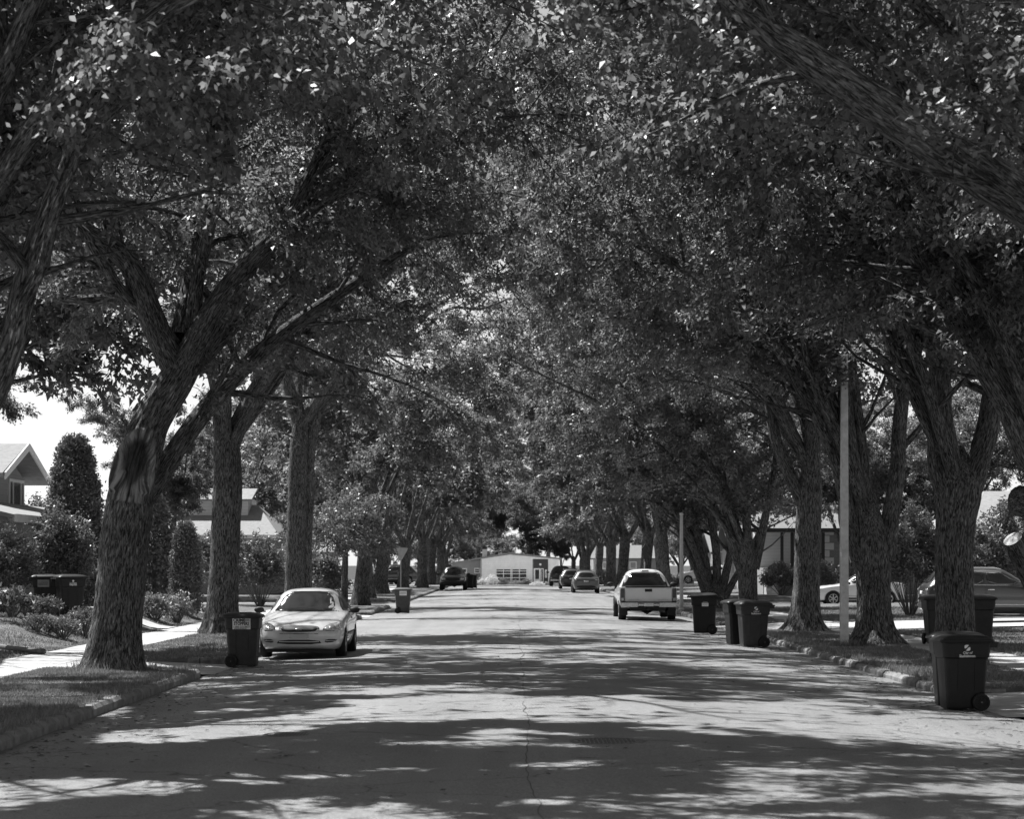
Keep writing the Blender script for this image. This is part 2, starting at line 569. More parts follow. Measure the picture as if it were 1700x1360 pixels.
# sidewalks: slabs near by, one strip farther off
slab_me = {}
for side, (lo, hi) in ((-1, (-10.0, -8.5)), (1, (9.05, 10.45))):
    sheet('sidewalk_bed', lo, hi, -30, 76, 1, 4, lambda X, Y: X * 0 + LAWN - 0.04, 'ground_earth')
    root = bpy.data.objects.new('sidewalk', None); link(root); root['kind'] = 'structure'
    y = 12.0
    for i in range(43):
        k = i % 4
        if (side, k) not in slab_me:
            b_ = MB().box(-(hi - lo) / 2 + 0.004, (hi - lo) / 2 - 0.004, -0.741, 0.741, -0.06, 0.0)
            o = b_.build('slab', M['concrete'], None, bevel=0.008)
            slab_me[(side, k)] = o.data; bpy.data.objects.remove(o)
        o = bpy.data.objects.new('slab', slab_me[(side, k)]); link(o, root)
        o.location = ((lo + hi) / 2, y + 0.75, LAWN + 0.006 + random.uniform(0, 0.012))
        o.rotation_euler = (random.uniform(-1, 1) * 0.004, random.uniform(-1, 1) * 0.006, 0)
        y += 1.5
    sheet('sidewalk', lo + .004, hi - .004, 76.6, 101, 1, 10, lambda X, Y: gz(Y) + LAWN + 0.006, 'concrete')
    sheet('sidewalk', lo + .004, hi - .004, 114, 262, 1, 60, lambda X, Y: gz(Y) + LAWN + 0.006, 'concrete')
# driveways with sloping aprons
def driveway(side, a, b, far_x, inset=0.03):
    k = KL if side < 0 else KR
    inner = -8.5 if side < 0 else 9.05
    outer = -10.0 if side < 0 else 10.45
    lo, hi = sorted((k - side * 0.15, inner))
    def z(X, Y):
        t = np.clip((X - k) / (inner - k), 0, 1)
        return 0.014 + (LAWN - 0.008) * t
    sheet('driveway_apron', lo, hi, a + inset, b - inset, 6, 2, z, 'concrete')
    lo, hi = sorted((outer, far_x))
    zf = (yard_left if side < 0 else yard_right)
    sheet('driveway', lo, hi, a + 0.3, b - 0.3, 14, 4, lambda X, Y: gz(Y) + LAWN + 0.012 + np.clip((np.abs(X) - abs(outer)) / 6, 0, 1) * 0.14, 'concrete')
driveway(-1, 39.2, 43.0, -19)
driveway(-1, 80.5, 84.0, -19)
driveway(1, 28.3, 33.0, 20)
driveway(1, 61.5, 69.5, 22)
sheet('garden_path', -16, -10.0, 62.2, 64.0, 24, 4, lambda X, Y: yard_left(X, Y) + .03, 'concrete')
sheet('driveway', -19, KL - .3, 178, 184.5, 8, 2, lambda X, Y: gz(Y) + LAWN + 0.012 + np.clip((np.abs(X) - 10) / 6, 0, 1) * 0.14, 'concrete')
sheet('driveway', KR + .3, 24, 184, 191, 8, 2, lambda X, Y: gz(Y) + LAWN + 0.012 + np.clip((np.abs(X) - 10) / 6, 0, 1) * 0.14, 'concrete')

sheet('gravel_yard', -9, 12, 274.5, 294, 6, 12, lambda X, Y: gz(Y) + LAWN + .01, 'pale_gravel')
# manhole covers in the road
def manhole(x, y, r, label):
    z = road_z(x, y)
    t = thing('manhole_cover', label, 'manhole cover', (x, y, z - 0.032))
    MB().lathe([(0.0, r + 0.07), (0.034, r + 0.07), (0.042, r + 0.045), (0.042, r + 0.02), (0.02, r + 0.015)], 'z', 36).build('frame', M['iron'], t)
    b_ = MB().lathe([(0.0, r), (0.032, r), (0.036, r - 0.01)], 'z', 36)
    b_.build('cover', M['iron'], t)
    b_ = MB()
    n = 7
    for i in range(-n, n + 1):
        for j in range(-n, n + 1):
            px, py = i * r / (n + 1), j * r / (n + 1)
            if math.hypot(px, py) < r - 0.04:
                w = r / (n + 1) * 0.32
                b_.box(px - w, px + w, py - w, py + w, 0.035, 0.044)
    b_.build('tread', M['iron'], t)
manhole((1010 - CX) * 23.1 / F, 23.1, 0.36, 'round iron manhole cover in the road at lower centre')
manhole((490 - CX) * 24.4 / F, 24.4, 0.30, 'flat iron manhole cover in the road left of the centre crack')

# the long crack down the middle of the road, with tar in it
b_ = MB(); yy = 16.0; xx = (890 - CX) * 17 / F
prev = None
while yy < 110:
    xc = 0.20 + 0.10 * mnoise.noise((0, yy * 0.25, 1.7)) + 0.05 * mnoise.noise((4, yy * 1.6, 0.2))
    w = max(0.0015, 0.010 * mnoise.noise((9, yy * 0.55, 0)) + 0.004)
    cur = [(xc - w, yy, road_z(xc, yy) + 0.006 + float(rb(np.array([xc]), np.array([yy]))[0])), (xc + w, yy, road_z(xc, yy) + 0.006 + float(rb(np.array([xc]), np.array([yy]))[0]))]
    if prev: b_.add(prev + cur, [(0, 1, 3, 2)])
    prev = cur; yy += 0.22
o = b_.build('road_crack', M['patch_seal']); o['kind'] = 'structure'

# ------------------------------------------------------------------ trees
SX, SY = SUNV.x / -SUNV.z, SUNV.y / -SUNV.z

# gaps in the canopy, given by where their light falls on the road (photo pixels: x, y, half height)
LIT = [
    [(150, 1232, 8), (350, 1215, 14), (600, 1188, 18), (850, 1174, 22), (1100, 1184, 20), (1400, 1204, 20), (1560, 1218, 22), (1750, 1232, 24)],
    [(-100, 1322, 30), (150, 1314, 22), (350, 1300, 14), (600, 1287, 8), (760, 1276, 3)],
    [(860, 1268, 6), (930, 1268, 10), (1050, 1266, 6)],
    [(880, 1328, 4), (930, 1326, 8), (1000, 1326, 4)],
    [(480, 1121, 1.5), (700, 1119, 2), (900, 1118, 1.5)],
    [(560, 1078, 2), (760, 1075, 2.5), (1000, 1072, 2.5), (1280, 1078, 2)],
    [(900, 1098, 1.2), (1100, 1097, 1.6), (1250, 1098, 1.2)],
    [(585, 1034, 7), (850, 1030, 11), (1160, 1036, 10)],
    [(640, 1002, 6), (850, 999, 9), (1120, 1003, 8)],
    [(690, 986, 3), (850, 985.5, 3.6), (1010, 988, 4)],
    [(730, 976, 1.2), (850, 975.5, 1.6), (990, 977, 1.6)],
    [(-50, 1180, 14), (120, 1150, 6)],
]
FLECKS = [(8.4, 36.0, 2.5, .45), (4.7, 77, 1.0, 2.6), (-4.5, 46.0, .8, 1.5), (-10.5, 38, .2, 2.4), (-9.6, 42, .2, 2.4), (-12, 44, .3, 2.8), (12.6, 66, .5, 1.2), (8.1, 60.3, 1.5, .5), (7.85, 50.5, 2.2, .45), (7.85, 50.5, 4.2, .4),
          (-9.3, 36.5, .2, 1.2), (-9.4, 47, .2, 1.6), (-11.5, 52, .5, 1.3), (-11.0, 63, .2, 1.6), (9.8, 45, .2, .9), (12, 62.5, .2, 1.6), (6.9, 35.5, 6.0, .7), (-8.6, 40.5, .2, 1.2), (-7.0, 30, .2, 1.6), (-10.8, 45, .2, 2.0), (-11.2, 49, .3, 1.5), (12.5, 56, .2, 1.6), (9.8, 57, .2, 1.2), (8.3, 60.4, 3.0, .4), (-3.9, 85.6, .6, .8)]
LITN = [np.array(b) for b in LIT]
def canopy_gap(V, rng, strength=0.985):
    """leaves whose shadow falls into a lit band are thinned out"""
    xg = V[:, 0] + SX * V[:, 2]; yg = V[:, 1] + SY * V[:, 2]
    ok = (yg > 12) & (xg > -11) & (xg < 12)
    yy = np.maximum(yg, 5)
    z = np.where((xg > KL) & (xg < KR), crown(xg), LAWN)
    px = CX + F * xg / yy; py = HY + F * (CH - z) / yy
    hit = np.zeros(len(V), bool)
    wob = 5 * np.sin(px * 0.021 + 1.0) * np.sin(px * 0.0083)
    for b in LITN:
        c = np.interp(px, b[:, 0], b[:, 1]); h = np.interp(px, b[:, 0], b[:, 2])
        s = np.clip((c - HY) / 250, 0.1, 1)
        ins = (px >= b[0, 0]) & (px <= b[-1, 0]) & (np.abs(py - c - wob * s) < h + 0.5)
        hit |= ins
    hit &= ok
    # openings that let the sun down on single things
    sd_ = -np.array(SUNV)
    for (x, y, z, r) in FLECKS:
        q = V - np.array([x, y, z])
        t = q @ sd_
        dist = np.linalg.norm(q - t[:, None] * sd_, axis=1)
        hit |= (t > 0.6) & (dist < r)
    return ~(hit & (rng.random(len(V)) < strength))

def unit(v):
    return v / (np.linalg.norm(v) + 1e-9)

def leaves_mesh(name, twigs, n, size, rng, sig=0.12, zmin=None, lit=True, up=0.7, jitter=1.0, shift=(0, 0, 0), tri=False):
    S = np.array([t[0] for t in twigs]); E = np.array([t[1] for t in twigs])
    wgt = np.linalg.norm(E - S, axis=1); wgt = wgt / wgt.sum()
    k = rng.choice(len(twigs), n, p=wgt)
    # leaves sit in tufts along the twig
    t = rng.random(n) ** 0.75
    P = S[k] + (E - S)[k] * t[:, None] + rng.normal(0, sig, (n, 3)) * np.array([1, 1, 0.75]) * jitter
    keep = np.ones(n, bool)
    if zmin is not None: keep &= zmin(P, rng)
    if lit: keep &= canopy_gap(P, rng)
    P, k = P[keep], k[keep]; n = len(P)
    D = (E - S)[k]; D /= np.linalg.norm(D, axis=1)[:, None] + 1e-9
    a = D * 0.5 + rng.normal(0, 0.6, (n, 3)) + np.array([0, 0, -0.3])
    a /= np.linalg.norm(a, axis=1)[:, None]
    nn = rng.normal(0, 0.55, (n, 3)) + np.array([0, 0, up])
    sd = np.cross(a, nn); sd /= np.linalg.norm(sd, axis=1)[:, None] + 1e-9
    nn = np.cross(sd, a)
    L = size * rng.uniform(0.6, 1.25, n)[:, None]
    if lit: L = L * np.where(P[:, 2] > 3.2 + .263 * P[:, 1], 2.1, 1.0)[:, None]      # leaves above the frame enlarged to deepen the shade on the road
    W = L * rng.uniform(0.24, 0.34, n)[:, None]
    fold = W * rng.uniform(0.1, 0.6, n)[:, None]
    mid = P + a * L * 0.45
    if tri:
        V = np.stack([P, P + a * L * 0.5 + sd * W * 1.45 + nn * fold * .6, P + a * L - sd * W * 0.5 - nn * fold * 0.4], 1).reshape(-1, 3)
    else:
        V = np.stack([P, mid + sd * W + nn * fold, P + a * L - nn * fold * 0.5, mid - sd * W + nn * fold], 1).reshape(-1, 3)
    k_ = 3 if tri else 4
    V = V - np.array(shift)
    Fq = np.arange(k_ * n).reshape(-1, k_)
    r = np.repeat(rng.random(n), k_)
    return mesh_np(name, V, Fq, {'rnd': ('FLOAT', r)})

def grow(p0, d0, L, rng, n=8, arch=0.0, wob=0.12):
    P = [np.array(p0, float)]; d = unit(np.array(d0, float))
    hx = unit(np.array([d[0], d[1], 0]) + 1e-6)
    for i in range(n):
        f = i / n
        d = unit(d + rng.normal(0, wob, 3) + arch * f * (hx * 0.5 - np.array([0, 0, 0.42])))
        P.append(P[-1] + d * L / n)
    return np.array(P)

def sample(P, t):
    x = t * (len(P) - 1); i = min(int(x), len(P) - 2); f = x - i
    return P[i] * (1 - f) + P[i + 1] * f, unit(P[i + 1] - P[i])

def bark_disp(base_z, amp, flare, seed, wound=None):
    def f(P, R, L, th, U, W):
        h = P[:, 2] - base_z
        k = 4 + seed % 3
        lob = 0.65 + 0.35 * np.cos(k * th + seed)[None] + 0.15 * np.cos((k + 3) * th + 2 * seed)[None]
        D = (R * flare * np.exp(-np.maximum(h, 0) / 0.36))[:, None] * lob
        if amp > 0:
            for i in range(len(P)):
                r = R[i]
                if r < 0.06: continue
                for j, t in enumerate(th):
                    q = (math.cos(t) * r * 13 + seed, math.sin(t) * r * 13, L[i] * 2.6)
                    D[i, j] += amp * (0.5 - 1.6 * abs(mnoise.noise(q))) + 0.05 * r * mnoise.noise((q[0] * .25, q[1] * .25, q[2] * .6))
        if wound is not None:
            D += wound(P, R, L, th, U, W)[0]
        return D
    return f

class Acc:
    def __init__(s): s.V, s.F, s.A, s.n = [], [], [], 0
    def add(s, V, Fq, A):
        s.V.append(V); s.F.append(Fq + s.n); s.A.append(A); s.n += len(V)
    def mesh(s, name, shift, extra=None):
        V = np.vstack(s.V) - np.array(shift)
        at = {'bk': ('FLOAT_VECTOR', np.vstack(s.A))}
        at.update(extra or {})
        return mesh_np(name, V, np.vstack(s.F), at, smooth=True)

def branchlets(P, r0, r1, rng, acc, twigs, s0=0.3, gap=0.5, l2=(2.0, 4.2), lowz=4.0, k3=0.42):
    seg = np.linalg.norm(np.diff(P, axis=0), axis=1); L = seg.sum()
    n2 = max(2, int(L * (1 - s0) / gap))
    for i in range(n2 + 1):
        t = min(1.0, s0 + (1 - s0) * (i + rng.uniform(-.3, .3)) / n2)
        p, T = sample(P, max(0.02, t))
        ang = rng.uniform(0.6, 1.25) if i < n2 else 0.1
        N = rng.normal(0, 1, 3); N[2] = N[2] * 0.6 + 0.1
        N = unit(N - T * np.dot(N, T))
        d = unit(T * math.cos(ang) + N * math.sin(ang))
        L2 = rng.uniform(*l2) * (1 - 0.3 * t)
        if p[2] + d[2] * L2 < lowz: d = unit(d + np.array([0, 0, 0.5]))
        Q = grow(p, d, L2, rng, 5, 0.5, 0.16)
        if Q[-1][2] < lowz: continue
        rr = (r0 + (r1 - r0) * t) * 0.42
        V, Fq, A = tube_np(Q, np.linspace(max(0.02, rr), 0.010, len(Q)), 5)
        acc.add(V, Fq, A)
        n3 = max(3, int(L2 / k3))
        for j in range(n3 + 1):
            tt = 0.18 + 0.82 * j / n3
            q, T2 = sample(Q, min(1, tt))
            N = rng.normal(0, 1, 3); N = unit(N - T2 * np.dot(N, T2))
            a3 = rng.uniform(0.5, 1.2) if j < n3 else 0.15
            d3 = unit(T2 * math.cos(a3) + N * math.sin(a3) + np.array([0, 0, -0.12]))
            L3 = rng.uniform(0.55, 1.25)
            e = q + d3 * L3 + np.array([0, 0, -0.08 * L3])
            if e[2] < lowz: continue
            twigs.append((q, e))
            if rng.random() < .55: continue
            V, Fq, A = tube_np(np.array([q, (q + e) / 2 + rng.normal(0, .04, 3), e]), np.array([0.012, 0.008, 0.004]), 3)
            acc.add(V, Fq, A)

def street_zmin(low_road, low_side):
    def f(P, rng):
        over = np.clip((np.minimum(P[:, 0] - KL + 0.8, KR + 0.8 - P[:, 0])) / 1.5, 0, 1)
        zm = low_side + (low_road - low_side) * over + rng.normal(0, 0.35, len(P)) + 0.5 * np.sin(P[:, 1] * 0.7) * np.cos(P[:, 0] * 0.9)
        return P[:, 2] > zm
    return f

def make_tree(name, label, base, trunk, limbs, rng, n_leaf, size, cat='tree', group=None, auto=4, fork=None, crown_len=(8, 11), zmin=None,
              amp=0.02, flare=0.55, wound=None, lit=True, s0=0.2, l2=(2.2, 4.4), gap=0.5, detail=(36, 0.10), seed=1, mat='elm_leaf', sig=0.12, lowz=4.6, out_bias=None, tilt=(0.25, 0.62), extra_twigs=None, aim=(), tri=True):
    """trunk: (n,4) points x,y,z,r from the ground up; limbs: list of (n,4) paths"""
    base = np.array(base, float)
    root = thing(name, label, cat, tuple(base), group=group)
    T = catmull(trunk, detail[1])
    acc = Acc()
    V, Fq, A = tube_np(T[:, :3], T[:, 3], detail[0], bark_disp(base[2], amp, flare, seed, wound))
    acc.add(V, Fq, A)
    extra = {}
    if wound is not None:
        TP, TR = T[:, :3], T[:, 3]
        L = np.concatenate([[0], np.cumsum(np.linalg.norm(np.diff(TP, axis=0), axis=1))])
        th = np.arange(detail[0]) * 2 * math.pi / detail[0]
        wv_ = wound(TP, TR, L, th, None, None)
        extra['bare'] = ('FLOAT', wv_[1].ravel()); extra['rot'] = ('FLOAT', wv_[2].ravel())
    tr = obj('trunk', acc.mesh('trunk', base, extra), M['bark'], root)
    br, twigs = Acc(), []
    top = T[-1].copy(); top[3] = np.median(T[:, 3])
    paths = [np.asarray(l, float) for l in limbs]
    f0 = np.array(fork if fork is not None else top[:3] - np.array([0, 0, 0.7]), float)
    for i in range(auto):
        az = 2 * math.pi * (i + rng.uniform(-.3, .3)) / max(auto, 1) + seed
        tl = rng.uniform(*tilt)
        d = np.array([math.cos(az) * math.sin(tl), math.sin(az) * math.sin(tl), math.cos(tl)])
        if out_bias is not None: d = unit(d + np.array(out_bias))
        L = rng.uniform(*crown_len)
        P = grow(f0 - np.array([0, 0, 0.25]), d, L, rng, 9, 0.24, 0.09)
        r = np.linspace(top[3] * rng.uniform(0.32, 0.45), 0.035, len(P)) ** 1.0
        paths.append(np.hstack([P, r[:, None]]))
    for tgt in aim:
        tgt = np.array(tgt, float); c = f0 * .55 + tgt * .45; c[2] = f0[2] + (tgt[2] - f0[2]) * .78
        tt = np.linspace(0, 1, 8)[:, None]
        s_ = f0 - np.array([0, 0, .25])
        P = s_ * (1 - tt) ** 2 + 2 * c * tt * (1 - tt) + tgt * tt ** 2 + rng.normal(0, .16, (8, 3)) * np.minimum(tt * 3, 1)
        paths.append(np.hstack([P, np.linspace(top[3] * rng.uniform(.3, .42), .035, 8)[:, None]]))
    for P4 in paths:
        S = catmull(P4, 0.22 if amp else 0.5)
        a = Acc()
        V, Fq, A = tube_np(S[:, :3], np.maximum(S[:, 3], 0.02), 16 if amp else 8, bark_disp(-99, amp * 0.6, 0.0, seed) if amp else None)
        a.add(V, Fq, A)
        if amp:
            obj('limb', a.mesh('limb', base), M['bark'], tr)
        else:
            br.add(V, Fq, A)
        branchlets(S[:, :3], S[0, 3], S[-1, 3], rng, br, twigs, s0=s0, l2=l2, gap=gap, lowz=lowz)
    obj('branches', br.mesh('branches', base), M['bark'], root)
    if extra_twigs: twigs += extra_twigs
    me = leaves_mesh('crown', twigs, n_leaf, size, rng, sig, zmin, lit, shift=base, tri=tri)
    obj('crown', me, M[mat], root)
    return root

def tp(rows, d):
    """trunk or limb path from photo pixels: (x, y, width in px[, metres nearer or farther])"""
    out = []
    for r in rows:
        dd = d + (r[3] if len(r) > 3 else 0)
        p = pix(r[0], r[1], dd)
        out.append([p[0], p[1], p[2], r[2] / 2 * dd / F])
    return np.array(out)

ZS = street_zmin(5.4, 4.3)
ZR = street_zmin(6.8, 6.2)
def tree_rng(k): return np.random.default_rng(100 + k)

# --- L1: the big elm with the wound
d = 38.6
def wound_fn(P, R, L, th, U, W):
    n = len(th)
    zc = CH + (HY - 778) * d / F
    hh = (P[:, 2] - zc) / 0.60
    # angle of the side that faces the street and the camera
    a = (th[None] - WANG + math.pi) % (2 * math.pi) - math.pi + 0 * P[:, :1]
    wd = 0.95 - 0.12 * np.clip(hh, -1, 1)[:, None]
    e = (a / wd) ** 2
    H = hh[:, None]
    core = np.clip(1.15 - np.sqrt(e + (H / 0.98) ** 2) , 0, 1)
    inside = (np.sqrt(e + (H / 0.98) ** 2) < 1.0)
    low = (H > -1.0) & (H < -0.15) & (np.abs(a) < 0.85)
    q = np.sqrt(e + (H / 0.98) ** 2)
    rim = np.exp(-((q - 1.08) / 0.14) ** 2) * (H > -0.75)
    D = -0.15 * np.clip(core * 2.2, 0, 1) * (1 - 0.75 * np.clip(-H - 0.05, 0, 1)) + 0.07 * rim - 0.05 * low
    bare = np.clip((inside | low) * 1.0, 0, 1) * np.clip(0.3 + 0.9 * np.clip(-H + 0.15, 0, 1), 0, 1) + 0.8 * rim
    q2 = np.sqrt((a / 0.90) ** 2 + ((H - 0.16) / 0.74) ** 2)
    rot = np.clip((1 - q2) * 5, 0, 1) + np.clip(1 - np.abs(a + 0.1 * np.sin(H * 9)) / 0.28, 0, 1) * ((H < 0) & (H > -0.85))  # darkness of the hollow: painted shade as well as rotten wood
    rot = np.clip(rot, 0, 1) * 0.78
    return D, np.clip(bare, 0, 1), rot
WANG = math.pi * 1.5
base = pix(190, 1108, d); base[2] = LAWN
trunk = tp([(188, 1114, 92), (192, 1060, 84), (198, 1000, 78), (204, 930, 80), (211, 870, 80), (218, 820, 74), (226, 775, 70), (238, 735, 66), (252, 700, 60), (278, 655, 58), (300, 618, 54), (318, 588, 44), (332, 562, 12)], d)
trunk[0][2] = LAWN - 0.15
limbs = [tp([(308, 606, 50), (352, 520, 40, -.2), (420, 430, 34, -.4), (520, 340, 28, -.7), (640, 262, 22, -1), (760, 190, 14, -1.3), (900, 80, 8, -1.5)], d),
         tp([(296, 624, 44), (262, 552, 44, -.1), (238, 490, 40, -.2), (216, 440, 36, -.3), (168, 398, 30, -.4), (110, 372, 26, -.5), (20, 330, 18, -.6), (-80, 250, 10, -.8)], d),
         tp([(222, 850, 46, .2), (258, 800, 38, .35), (292, 748, 34, .5), (338, 684, 32, .8), (400, 615, 28, 1.2), (480, 545, 24, 1.8), (590, 470, 18, 2.4), (700, 400, 10, 3)], d),
         tp([(300, 560, 38, .1), (318, 470, 32, .5), (340, 330, 26, 1), (380, 160, 20, 1.4), (400, -20, 14, 1.8), (430, -180, 8, 2)], d),
         tp([(236, 486, 22, .1), (150, 498, 18, .4), (60, 486, 13, 1), (-60, 440, 8, 1.4)], d)]
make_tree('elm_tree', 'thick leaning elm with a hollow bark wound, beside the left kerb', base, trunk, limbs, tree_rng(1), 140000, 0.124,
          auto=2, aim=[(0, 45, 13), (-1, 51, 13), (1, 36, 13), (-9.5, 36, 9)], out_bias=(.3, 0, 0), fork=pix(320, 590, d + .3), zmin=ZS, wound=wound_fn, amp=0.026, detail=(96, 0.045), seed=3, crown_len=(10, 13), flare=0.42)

# --- L2, L3: elms behind it on the left
d = 58.5
base = pix(368, 1058, d); base[2] = LAWN
trunk = tp([(366, 1062, 56), (370, 1000, 50), (373, 930, 48), (376, 850, 48), (378, 790, 46), (376, 740, 42), (377, 690, 12)], d); trunk[0][2] = LAWN - .15
make_tree('elm_tree', 'upright furrowed elm just behind the black bin with a white sticker', base, trunk,
          [tp([(378, 745, 34), (430, 640, 26), (520, 540, 22, -.5), (640, 450, 16, -1), (760, 370, 10, -1.5)], d),
           tp([(374, 745, 34), (360, 620, 28), (340, 480, 22, .5), (350, 320, 16, 1), (380, 150, 10, 1)], d)],
          tree_rng(2), 120000, 0.145, auto=2, aim=[(0, 52, 13), (1, 62, 13.5), (-1, 68, 13), (-2, 57, 14)], out_bias=(.3, 0, 0), zmin=ZS, seed=5, detail=(56, 0.08), crown_len=(10, 13), amp=0.022, flare=0.5)
d = 80.0
base = pix(492, 1030, d); base[2] = LAWN
trunk = tp([(488, 1034, 34), (489, 980, 32), (491, 900, 31), (493, 840, 31), (495, 770, 30), (498, 712, 26), (499, 670, 8)], d); trunk[0][2] = LAWN - .15
make_tree('elm_tree', 'twin-stemmed elm rising behind the silver sedan', base, trunk,
          [tp([(509, 1034, 22, .3), (508, 980, 20, .3), (509, 900, 19, .3), (512, 820, 19, .3), (516, 740, 18, .2), (540, 640, 16), (600, 520, 12, -.5), (680, 420, 8, -1)], d),
           tp([(498, 712, 24), (470, 600, 18, .5), (455, 480, 14, 1), (460, 330, 9, 1.5)], d),
           tp([(498, 712, 22), (560, 620, 16), (650, 560, 12, -.6), (740, 500, 8, -1)], d)],
          tree_rng(3), 105000, 0.155, auto=2, aim=[(0, 72, 13), (1, 78, 13), (0, 88, 13)], out_bias=(.3, 0, 0), zmin=ZS, seed=6, detail=(44, 0.12), crown_len=(10, 13), amp=0.02, s0=0.42)

# --- L0: near tree whose trunk stands out of the frame on the left
d = 22.5
base = np.array([-7.4, d, LAWN])
trunk = np.array([[-7.4, d, 0.0, 0.46], [-7.4, d, 1.2, 0.42], [-7.3, d, 2.6, 0.40], [-7.1, d, 3.6, 0.36], [-7.0, d, 4.3, 0.1]])
make_tree('elm_tree', 'nearest left elm, only its dark leaning limb and leaves in view', base, trunk,
          [np.vstack([[[-7.1, d, 3.5, 0.30]], tp([(-140, 780, 52), (-40, 700, 48), (12, 590, 46), (48, 450, 42), (82, 350, 38), (132, 235, 32), (205, 165, 24), (300, 70, 18), (420, -60, 12)], d)]),
           np.vstack([[[-7.1, d, 3.5, 0.24]], tp([(-60, 500, 32, .6), (-5, 330, 26, .9), (15, 180, 22, 1), (5, 0, 16, 1.2), (30, -160, 10, 1.5)], d)])],
          tree_rng(4), 90000, 0.095, tri=False, auto=2, aim=[(-1, 20, 12), (1, 26, 12.5), (-3, 28, 12), (-6, 25, 11)], out_bias=(.4, 0, .1), lowz=5.6, zmin=street_zmin(6.2, 5.6), seed=8, detail=(40, 0.12), crown_len=(8, 11), amp=0.022)

# --- elms added out of the frame on the left, their crowns shade the street
for kk, (x, y) in enumerate([(-13.6, 47.5), (-13.0, 31.0)]):
    base = np.array([x, y, LAWN + .05])
    trunk = np.array([[x, y, 0.0, .42], [x, y, 1.5, .38], [x + .2, y, 4.0, .36], [x + .4, y, 5.2, .12]])
    make_tree('elm_tree', ['tall yard elm outside the left edge, behind the wounded elm', 'tall yard elm outside the left edge, before the wounded elm'][kk], base, trunk, [], tree_rng(40 + kk), 95000, 0.20,
              auto=7, out_bias=(.35, 0, .15), zmin=street_zmin(6.5, 5.4), seed=13 + kk, detail=(20, .3), crown_len=(10, 13), amp=0.0, lowz=5.2)
# --- right row
d = 41.0
base = pix(1588, 1112, d); base[2] = LAWN
trunk = tp([(1588, 1118, 70), (1587, 1060, 64), (1585, 980, 62), (1584, 910, 62), (1588, 860, 66), (1592, 820, 74), (1594, 790, 60), (1594, 740, 10)], d); trunk[0][2] = LAWN - .15
make_tree('elm_tree', 'forked elm behind the nearest black bin at the right', base, trunk,
          [tp([(1578, 830, 46), (1562, 770, 44), (1560, 700, 38), (1562, 640, 34), (1540, 540, 28, -.3), (1490, 420, 22, -.6), (1400, 280, 16, -1), (1300, 150, 10, -1.5)], d),
           tp([(1602, 830, 48), (1622, 770, 42), (1640, 710, 38), (1652, 620, 32, .3), (1668, 480, 28, .6), (1690, 320, 20, 1), (1720, 150, 12, 1.4)], d)],
          tree_rng(5), 125000, 0.126, auto=1, aim=[(3, 45, 13), (2, 38, 12.5), (6, 36, 12)], out_bias=(-.3, 0, 0), zmin=ZR, lowz=6.0, seed=4, detail=(72, 0.06), crown_len=(9.5, 12.5), amp=0.024, flare=0.4)
d = 50.3
base = pix(1450, 1082, d); base[2] = LAWN
trunk = tp([(1449, 1088, 70), (1450, 1040, 56), (1450, 980, 54), (1449, 930, 58), (1447, 880, 48), (1446, 820, 10)], d); trunk[0][2] = LAWN - .15
make_tree('elm_tree', 'elm of three dark stems beside the pale square pole', base, trunk,
          [tp([(1428, 930, 34), (1412, 870, 30), (1394, 775, 28), (1370, 712, 27), (1333, 645, 26), (1302, 588, 25, -.2), (1256, 533, 23, -.5), (1190, 480, 20, -.9), (1090, 420, 16, -1.3), (980, 370, 11, -1.8), (880, 330, 7, -2.2)], d),
           tp([(1446, 930, 38), (1432, 850, 30), (1419, 790, 28), (1407, 712, 26), (1398, 620, 22, .4), (1370, 500, 18, .8), (1330, 360, 14, 1.1), (1290, 200, 9, 1.4)], d),
           tp([(1468, 930, 36), (1480, 850, 30), (1490, 780, 26), (1494, 700, 24, .5), (1510, 560, 20, 1), (1530, 400, 14, 1.5), (1540, 240, 9, 2)], d)],
          tree_rng(6), 118000, 0.145, auto=1, aim=[(2, 56, 13), (3, 48, 12), (7, 52, 13)], out_bias=(-.35, 0, 0), zmin=ZR, lowz=6.0, seed=7, detail=(64, 0.07), crown_len=(9.5, 12.5), amp=0.022, flare=0.85)
d = 60.5
base = pix(1338, 1056, d); base[2] = LAWN
trunk = tp([(1336, 1060, 52), (1338, 1000, 44), (1340, 930, 42), (1342, 870, 42), (1344, 830, 42), (1346, 790, 34), (1347, 730, 10)], d); trunk[0][2] = LAWN - .15
make_tree('elm_tree', 'straight sunlit elm with spreading foot, left of the pale pole', base, trunk,
          [tp([(1336, 840, 24), (1320, 808, 22), (1299, 760, 20), (1284, 714, 18), (1275, 653, 17), (1255, 580, 14, -.4), (1200, 480, 11, -.8), (1120, 390, 8, -1.2)], d),
           tp([(1346, 790, 30), (1350, 680, 26), (1340, 560, 20, .5), (1310, 420, 15, .8), (1290, 280, 9, 1)], d)],
          tree_rng(7), 112000, 0.15, auto=1, aim=[(3, 64, 13.5), (1, 70, 13), (3, 58, 12), (7, 66, 12)], out_bias=(-.3, 0, 0), zmin=ZR, lowz=6.0, seed=9, detail=(56, 0.08), crown_len=(9.5, 12.5), amp=0.022, flare=.95)
d = 77.0
base = pix(1243, 1028, d); base[2] = LAWN
trunk = tp([(1243, 1032, 36), (1242, 990, 31), (1241, 950, 32), (1240, 915, 30), (1240, 880, 8)], d); trunk[0][2] = LAWN - .15
